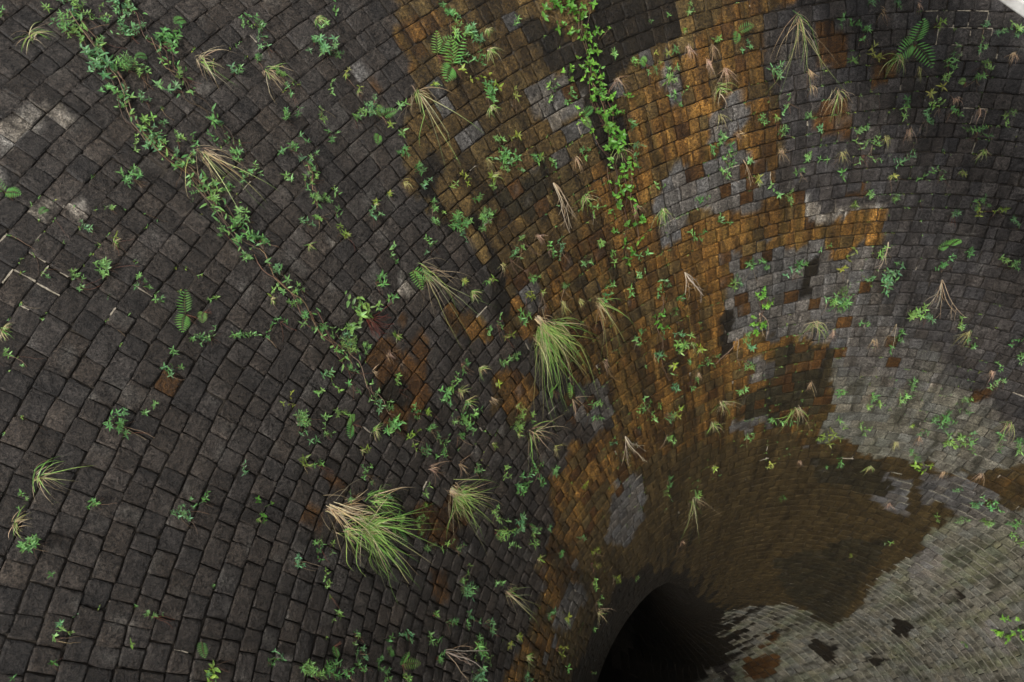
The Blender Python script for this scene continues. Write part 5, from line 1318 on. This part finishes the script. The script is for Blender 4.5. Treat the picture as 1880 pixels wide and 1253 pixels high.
def blade(mb, p, d, n, L_, w, col, droop, seg=6, tipcol=None, wall=None):
    """grass blade: a tapering ribbon that bends under its weight but does not enter the wall"""
    d = unit(d); pts = [np.array(p)]; st = L_ / seg; q0, n0 = wall; curl = rvec() * R(0, .13); kink = random.randint(2, seg) if random.random() < .3 else -1
    for i in range(seg):
        d = unit(d + np.array([0, 0, -droop * (0.5 + i / seg)]) + rvec() * 0.07 + curl)
        if i == kink: d = unit(d + rvec() * .7 + np.array([0, 0, -.4]))
        x = pts[-1] + d * st
        h = float(np.dot(x - q0, n0))
        if h < 0.03: x = x + n0 * (0.03 - h); d = unit(d + n0 * 0.1)
        pts.append(x)
    sd = unit(np.cross(pts[1] - pts[0], n0 + rvec() * 0.5)); v = []; f = []; c = []
    for i, x in enumerate(pts):
        ww = w * (0.6 + 0.4 * min(1, i / 1.5)) * (1 - (i / seg) ** 2 * 0.97)
        v += [x - sd * ww / 2, x + sd * ww / 2]; k = i / seg
        cc = np.array(col) if tipcol is None else np.array(col) * (1 - k) + np.array(tipcol) * k
        c += [cc, cc]
    for i in range(seg): f.append((2 * i, 2 * i + 1, 2 * i + 3, 2 * i + 2))
    mb.add(v, f, c)

GREENS = [(0.19, 0.42, 0.13), (0.15, 0.36, 0.11), (0.24, 0.47, 0.15), (0.18, 0.39, 0.17), (0.26, 0.47, 0.13)]
YELL = [(0.33, 0.42, 0.07), (0.25, 0.40, 0.07), (0.38, 0.42, 0.10)]
BRIGHT = [(0.17, 0.42, 0.06), (0.22, 0.48, 0.07), (0.13, 0.34, 0.05)]
STRAW = [(0.62, 0.50, 0.32), (0.54, 0.41, 0.25), (0.68, 0.58, 0.40), (0.50, 0.34, 0.22)]
GRASS = [(0.24, 0.46, 0.10), (0.17, 0.38, 0.08), (0.32, 0.52, 0.15), (0.40, 0.52, 0.16)]
WOOD = [(0.10, 0.06, 0.04), (0.16, 0.09, 0.06), (0.07, 0.045, 0.03)]
vary = lambda c, a=0.25: np.clip(np.array(c) * R(1 - a, 1 + a) * np.array([R(.9, 1.1), 1, R(.85, 1.15)]), 0, 1)

def weed_mesh(st, lf, P, n, d, t, size, cols, shoots, leafw=None, leafk=1.0, per=None):
    """a weed of one of four habits: rosettes, upright stalks, sprawling runners, fine seedlings"""
    base = random.choice(cols); habit = random.choices('ruse', (4, 3, 3, 1))[0]
    lw = leafw or {'r': R(.2, .3), 'u': R(.16, .24), 's': R(.26, .42), 'e': R(.14, .2)}[habit]
    stemc = random.choice([(0.12, 0.10, 0.05), (0.20, 0.08, 0.06), (0.09, 0.13, 0.04), (0.25, 0.17, 0.10)])
    for k in range(shoots + (1 if habit == 'e' else 0)):
        a = R(0, 2 * math.pi); sp = size * (0.1 if shoots == 1 else R(0.08, 0.5)); cc = vary(base, 0.35)
        out = t * math.cos(a) + d * math.sin(a); foot = P + out * sp * 0.25 - n * 0.02
        rise = {'r': R(.15, .35), 'u': R(.4, .75), 's': R(.1, .2), 'e': R(.2, .5)}[habit]; reach = {'r': 1.0, 'u': 0.8, 's': 1.7, 'e': 1.1}[habit]
        tip = P + out * sp * reach + n * size * rise + UP * size * R(0.0, 0.25) - d * 0.0
        mid = (foot + tip) / 2 + n * size * R(.0, .14) + rvec() * size * .05
        pts = [foot, mid, tip]
        tube(st, pts, 0.0035, 0.0018, vary(stemc), 3)
        ax = unit(tip - mid + n * 0.3 + UP * 0.1); u_ = unit(np.cross(ax, rvec())); w_ = np.cross(ax, u_); ph = R(0, 6.28)
        if habit == 'r' or leafw: levels = [(1.0, per or random.choice([4, 5, 6, 7]), 1.0), (0.7, 3, 0.85)]
        elif habit == 'u': levels = [(1.0, 4, .8), (.8, 3, 1.0), (.55, 2, 1.1), (.3, 2, 1.0)]
        elif habit == 's': levels = [(1.0, 3, .8), (.75, 2, .9), (.5, 2, 1.0), (.25, 2, .8)]
        else: levels = [(1.0, 5, .6), (.75, 4, .7), (.5, 4, .8), (.25, 3, .7)]
        for (f_, nl, lk) in levels:
            if random.random() < .12: continue
            q = foot + (mid - foot) * (f_ * 2) if f_ < .5 else mid + (tip - mid) * (f_ * 2 - 1); tw = R(0, 3)
            for j in range(nl):
                if random.random() < .1: continue
                g_ = ph + tw + 2 * math.pi * j / nl + R(-.4, .4)
                dd = (u_ * math.cos(g_) + w_ * math.sin(g_)) + ax * R(0.1, 0.9) + UP * .15
                LL = min(0.115, size * R(0.16, 0.36) * lk * leafk * (1.1 if shoots < 3 else 0.85))
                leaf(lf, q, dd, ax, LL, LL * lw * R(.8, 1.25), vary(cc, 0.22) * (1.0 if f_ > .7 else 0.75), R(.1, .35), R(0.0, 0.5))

def tuft_mesh(gb_, db_, P, n, d, t, size, n_green, n_dry, fall, width, spread=0.7, droop=0.22, lift=0.7, crown=0.0, base_n=22):
    """blades fan out from the root (or from a crown a little down the slope) and arch over under their weight"""
    Q = P + d * crown * size + n * (0.02 + 0.10 * crown * size)
    for k in range(n_green + n_dry):
        dry = k >= n_green
        a = random.gauss(0, spread); up_ = random.random() ** 1.5
        dd = n * R(0.25, 1.0) * lift + d * fall * math.cos(a) + t * math.sin(a) * 1.1 + UP * R(-0.1, 0.7) * (0.25 if dry else up_)
        LL = size * (R(0.2, 1.0) if not dry else R(0.15, 0.9)) * R(.7, 1.05) * (1 - 0.35 * crown); q = (Q if not dry or random.random() < .5 else P) + t * random.gauss(0, .05 * min(size, 1.2)) + d * random.gauss(0, .06 * min(size, 1.2)) - n * 0.01
        col = vary(random.choice(STRAW if dry else GRASS)); tip = vary(random.choice(STRAW if random.random() < .25 or dry else GRASS))
        base_c = vary(random.choice(STRAW)) if (not dry and random.random() < 0.2) else col
        blade(db_ if dry else gb_, q, dd, n, LL, width * (R(.7, 1.3) if not dry else R(.35, .8)), base_c, droop * R(.5, 1.7), 8, tip, (P, n))
    if crown > 0:
        for k in range(base_n):
            blade(db_, P - d * R(0, .08) + t * random.gauss(0, .035), d + n * R(.15, .45) + t * R(-.22, .22), n, size * crown * R(.6, 1.25), 0.013, vary(random.choice(STRAW)), 0.04, 5, None, (P, n))

def brush_mesh(mb, P, n, d, t, size, nb=24):
    pal = random.choice([[(0.62, 0.46, 0.29), (0.52, 0.36, 0.24)], [(0.56, 0.36, 0.26), (0.62, 0.44, 0.33)], [(0.52, 0.46, 0.23), (0.46, 0.46, 0.16)]])
    lean = random.gauss(0, 0.35); wide = R(0.3, 0.9)
    for k in range(nb):
        a = lean + random.gauss(0, wide)
        dd = n * R(0.1, 0.8) + d * math.cos(a) + t * math.sin(a)
        blade(mb, P + t * random.gauss(0, .025) + d * random.gauss(0, .02), dd, n, size * R(.2, 1.0) * R(.6, 1.0), R(.004, .008), vary(random.choice(pal), .3), R(.08, .3), 5, None, (P, n))

def fern_mesh(st, lf, P, n, d, t, size, fronds):
    for k in range(fronds):
        a = R(0, 2 * math.pi) if fronds > 1 else R(-0.5, 0.5)
        dd = unit(n * 0.75 + UP * 0.35 + (t * math.cos(a) + d * math.sin(a)) * 0.95); col = vary(random.choice([(0.17, 0.42, 0.10), (0.14, 0.35, 0.09), (0.23, 0.45, 0.11)]), .15)
        L_ = size * R(0.75, 1.05); pts = [P.copy()]; seg = 9
        for i in range(seg):
            dd = unit(dd + np.array([0, 0, -0.13]) * (i / seg + .3)); x = pts[-1] + dd * L_ / seg
            h = float(np.dot(x - P, n)); x = x + n * max(0, 0.03 - h); pts.append(x)
        tube(st, pts, 0.004, 0.0015, (0.14, 0.13, 0.05), 3)
        for i in range(1, seg + 1):
            q = pts[i]
            dr = unit(pts[min(i + 1, seg)] - pts[i - 1]); nn = unit(n + UP * 0.2); sd = unit(np.cross(dr, nn)); fr_ = i / seg
            LL = size * 0.30 * (math.sin(math.pi * min(0.97, fr_ * 0.75 + 0.22)) ** 0.8) + 0.006
            for sg in (-1, 1):
                leaf(lf, q, sd * sg + dr * 0.45, nn, LL, size * 0.035 + 0.003, vary(col, .12), 0.1, 0.15)

def twig_mesh(mb, P, n, d, t, size, limbs, lean=0.0):
    for k in range(limbs):
        a = lean + random.gauss(0, 0.35); dd = unit(n * R(.15, .5) + d * math.cos(a) + t * math.sin(a)); pts = [P - n * 0.01]; L_ = size * R(.5, 1.0); seg = 7; col = vary(random.choice([(0.42, 0.33, 0.24), (0.34, 0.25, 0.17), (0.5, 0.42, 0.33)]))
        for i in range(seg):
            dd = unit(dd + rvec() * 0.22 + np.array([0, 0, -0.05])); x = pts[-1] + dd * L_ / seg; h = float(np.dot(x - P, n)); pts.append(x + n * max(0, 0.025 - h))
        tube(mb, pts, 0.008 * min(1, size + .3), 0.003, col, 4)
        for j in range(2):
            i = random.randint(2, seg - 1); d2 = unit(dd + (t * R(-1, 1)) + n * R(-.2, .4)); p2 = [pts[i]]
            for _ in range(4):
                d2 = unit(d2 + rvec() * 0.25 + np.array([0, 0, -0.05])); x = p2[-1] + d2 * L_ * R(.06, .1); h = float(np.dot(x - P, n)); p2.append(x + n * max(0, 0.02 - h))
            tube(mb, p2, 0.004, 0.002, col, 3)

def roots_mesh(mb, P, n, d, t, size, k=6, col=None):
    for _ in range(k):
        dd = unit(n * .25 + d + t * R(-.7, .7)); pts = [P - n * .01]
        for i in range(5):
            dd = unit(dd + rvec() * .35); x = pts[-1] + dd * size * R(.1, .2); h = float(np.dot(x - P, n)); pts.append(x + n * max(0, .015 - h))
        tube(mb, pts, 0.003, 0.0015, vary(col or random.choice(WOOD)), 3)

GROUPS = {'w': 'leafy weeds rooted in the joints', 'W': 'leafy weeds rooted in the joints', 'r': None, 'y': 'yellow-green weeds in the joints', 'b': 'round-leaved creeper shoots', 'B': 'round-leaved creeper shoots',
          'd': 'dry straw brushes hanging from the joints', 'f': 'ferns on the wall', 'g': 'grass tufts on the wall', 'G': 'grass tufts on the wall', 'D': 'grass tufts on the wall', 'H': 'grass tufts on the wall', 't': 'bare twigs on the wall'}
rest_st, rest_lf = MB(), MB()
for kind, s_, td, size, label in PLANTS:
    P, n, d, t = frame(s_, math.radians(td)); P = P + n * 0.005
    A, B = MB(), MB()
    if kind in 'wWyr':
        cols = YELL if kind == 'y' else GREENS
        if not label:
            weed_mesh(rest_st, rest_lf, P, n, d, t, size * 1.5, cols, 1 if size < .13 else 2); continue
        shoots = {'w': random.choice([3, 4, 4, 5]), 'W': random.choice([9, 10, 12]), 'y': random.choice([2, 3, 4]), 'r': 6}[kind]
        if size < 0.12: shoots = random.choice([1, 2])
        if kind == 'y' and random.random() < .55:
            tuft_mesh(B, B, P, n, d, t, size * .8, 16, 9, 0.5, 0.008, 1.2, 0.2, 0.9); shoots = 1
        weed_mesh(A, B, P, n, d, t, size * 1.5, cols, shoots)
        if random.random() < .65 or kind in 'Wr': roots_mesh(A, P, n, d, t, size * 1.3, 7 if kind == 'W' else 4)
        if random.random() < .45: roots_mesh(A, P, n, d, t, R(.22, .5), random.choice([1, 2, 3]), random.choice([(0.40, 0.30, 0.20), (0.30, 0.19, 0.13), (0.24, 0.10, 0.07)]))
        if kind == 'r': roots_mesh(A, P, n, d, t, size * 1.5, 16, (0.22, 0.05, 0.035))
        nm, cat = {'w': ('leafy_weed', 'weed'), 'W': ('leafy_weed', 'weed'), 'r': ('leafy_weed', 'weed'), 'y': ('yellow_green_weed', 'weed')}[kind]
        pa, pb, ma, mb_ = 'stem', 'leaves', M_STEM, M_LEAF
    elif kind in 'bB':
        weed_mesh(A, B, P, n, d, t, size * 1.7, BRIGHT, 4 if kind == 'b' else 8, 0.5, 0.72, 4); nm, cat, pa, pb, ma, mb_ = 'round_leaved_creeper', 'creeper', 'stem', 'leaves', M_STEM, M_LEAF
    elif kind == 'd':
        brush_mesh(A, P, n, d, t, size * R(1.0, 1.5), random.randint(9, 22)); roots_mesh(A, P, n, d, t, size * R(.8, 1.8), random.randint(2, 6), (0.30, 0.20, 0.13)); nm, cat = 'dry_straw_brush', 'dry grass'; pa, ma = 'blades', M_STRAW
    elif kind == 'f':
        fern_mesh(A, B, P, n, d, t, size * 1.25, 1 if size < .2 else (3 if size > .35 else 2)); nm, cat, pa, pb, ma, mb_ = 'fern', 'fern', 'stalk', 'leaflets', M_STEM, M_LEAF
        if random.random() < .6: roots_mesh(A, P, n, d, t, size * .8, 7, (0.2, 0.09, 0.06))
    elif kind == 't':
        twig_mesh(A, P, n, d, t, size, {True: 7, False: 2}[size > .9 or (s_, td) in ((12.59, 131.9), (9.83, 117.9))], 0.0); nm, cat = 'bare_twig', 'twig'; pa, ma = 'branch', M_STEM
    else:
        par = {'g': (22, 12, 0.4, 0.010, 1.1, 0.34, 0.9), 'G': (13, 22, 0.4, 0.010, 1.4, 0.34, 1.0), 'D': (8, 20, 0.7, 0.009, 0.75, 0.3, 0.8), 'H': (170, 40, 0.75, 0.011, 0.95, 0.42, 1.25, 0.42)}[kind]
        if (s_, td) == (8.84, 137.0): par = (120, 34, 0.95, 0.010, 0.5, 0.30, 0.8, 0.06)
        if (s_, td) == (9.56, 155.6): par = (60, 40, 0.8, 0.009, 0.8, 0.34, 1.0, 0.10)
        if kind == 'D' and size > .8:
            for k in range(4): blade(A, P, d + t * R(-.3, .5) + n * .5, n, size * R(1.1, 1.5), 0.009, vary(random.choice(STRAW)), .1, 9, vary(random.choice(GRASS)), (P, n))
        if kind == 'H':
            for k in range(3):
                q2 = P + t * R(-.14, .14) * size + d * R(-.05, .2) * size; tl = unit(d + t * R(-.7, .7))
                tuft_mesh(B, A, q2, n, tl, unit(np.cross(n, tl)), size * R(.5, .85), par[0] // 4, par[1] // 3, par[2], par[3], par[4], par[5] * R(.8, 1.4), par[6], par[7] * R(.6, 1.1), 4)
            for k in range(14): blade(B, P + d * par[7] * size + t * R(-.1, .1), d * R(.4, 1) + t * R(-.8, .8) + n * R(.3, .9), n, size * R(.8, 1.25), 0.010, vary(random.choice(GRASS)), .24, 10, vary(random.choice(GRASS + STRAW)), (P, n))
            par = (par[0] // 2,) + par[1:]
        tuft_mesh(B, A, P, n, d, t, size * (1.15 if kind != 'g' else 0.95), *par); nm, cat, pa, pb, ma, mb_ = 'grass_tuft', 'grass', 'dry_blades', 'green_blades', M_STRAW, M_LEAF
    if not B.v or (kind in 'wyf' and size < 0.17):
        if B.v: A.add(B.v, B.f, np.array(B.c)); ma = M_LEAF
        ob = A.build(nm, ma, None, P)
    else:
        ob = empty(nm, tuple(P)); A.build(pa, ma, ob, P); B.build(pb, mb_, ob, P)
    tag(ob, label, cat, GROUPS[kind])
n0 = len(rest_st.v); rest_st.add(rest_lf.v, rest_lf.f, np.array(rest_lf.c))
o = rest_st.build('small_weeds', M_LEAF); tag(o, 'scattered small green weeds sprouting from joints all over the wall', 'weeds', kind='stuff')

# trailing vines: bundles of bare stems with leaves along them
VINE_LABEL = ['leafy vine trailing diagonally across the dark stones, upper left', 'lower thin end of the diagonal vine, left of centre', 'short vine dropping from the top edge, upper left',
              'bare vine strand beside the matted straw tuft', 'green creeper vine hanging from the top edge along a dark wet streak', 'lower half of the green creeper vine over rust stain',
              'thin creeper strand on rust stain right of centre', 'short creeper strand with round yellow-green leaves on grey stones', 'thin vertical vine strand with small weeds, left of the drooping tuft', 'thin vine strand left of the red-rooted weed']
for iv, path in enumerate(VINES):
    path = np.array(path, float); A, B = MB(), MB(); P, n, d, t = frame(path[0, 0], math.radians(path[0, 1]))
    seg = len(path) - 1; strands = [10, 5, 6, 4, 10, 12, 3, 3, 3, 3][iv]
    for k in range(strands):
        u0, u1 = (0, 1) if k < 2 else sorted((R(0, .7), R(.3, 1)))
        if u1 - u0 < .2: u1 = min(1, u0 + .3)
        us = np.linspace(u0, u1, max(6, int(seg * 4 * (u1 - u0)))); off = random.gauss(0, .05 if iv not in (4, 5) else .13); ph = R(0, 9); pts = []
        for u in us:
            x = u * seg; i = min(int(x), seg - 1); f_ = x - i; ss = path[i, 0] * (1 - f_) + path[i + 1, 0] * f_; tt = math.radians(path[i, 1] * (1 - f_) + path[i + 1, 1] * f_)
            rr0 = float(np.interp(ss, _ss, _r)); w_ = off + 0.05 * math.sin(u * 14 + ph) + R(-.012, .012)
            pts.append(surf(ss, tt + w_ / rr0, 0.035 + 0.03 * abs(math.sin(u * 9 + ph)) + R(0, .02)))
        tube(A, pts, 0.0065, 0.0035, vary(random.choice(WOOD + [(0.22, 0.14, 0.09)])), 4)
        for p in pts[::2]:
            if random.random() < (.55 if iv in (0, 4, 5) else .3):
                q, n2, d2, t2 = p, n, d, t
                for j in range(random.choice([2, 3])):
                    LL = R(.06, .12) if iv not in (4, 5, 7) else R(.06, .1)
                    leaf(B, q + rvec() * .04, n * R(.3, 1) + rvec() * .9, n, LL, LL * (.26 if iv not in (4, 5, 7) else .5), vary(random.choice(GREENS if iv not in (4, 5, 7) else BRIGHT)), .2, R(.1, .5))
    ob = empty('trailing_vine', tuple(P)); A.build('stems', M_STEM, ob, P)
    if B.v: B.build('leaves', M_LEAF, ob, P)
    tag(ob, VINE_LABEL[iv], 'vine', 'vines trailing down the wall')

# moss and seedlings too small to count, in the joints where water seeps
mm = MB(); cand = np.where(vis & (sc_ < 16))[0]
dens = vnoise(sc_ * 0.5, tc_ * DEG * 0.12, 31) * 0.6 + 0.4 * vnoise(sc_ * 1.7, tc_ * DEG * 0.5, 32)
for k in cand:
    lush = max(0.0, float(dens[k]) - 0.52) * 3.0
    if random.random() > lush: continue
    for q_ in range(random.choice([1, 1, 2, 3])):
        upj = random.random() < .35
        ss = s0[k] if not upj else R(s0[k], s1[k]); tt = R(t0[k], t1[k]) if not upj else t0[k]
        P, n, d, t = frame(ss, tt)
        for j in range(random.choice([3, 4, 5, 7])):
            leaf(mm, P + t * random.gauss(0, .015) + n * .004, n * R(.2, .8) + rvec() * .8, n, R(.015, .045), R(.006, .014), vary(random.choice(GREENS + YELL), .3), .2, R(0, .4))
    if random.random() < .25:
        pts = [P + n * .006]; dd = d + t * R(-.6, .6)
        for j in range(4): dd = unit(dd + rvec() * .3); pts.append(pts[-1] + dd * R(.03, .09)); pts[-1] = pts[-1] + n * max(0, .012 - float(np.dot(pts[-1] - P, n)))
        tube(mm, pts, 0.003, 0.0015, vary(random.choice(WOOD + [(0.35, 0.25, 0.16)])), 3)
o = mm.build('joint_seedlings', M_LEAF); tag(o, 'tiny seedlings and moss sprouting along the damp joints', 'seedlings', kind='stuff')
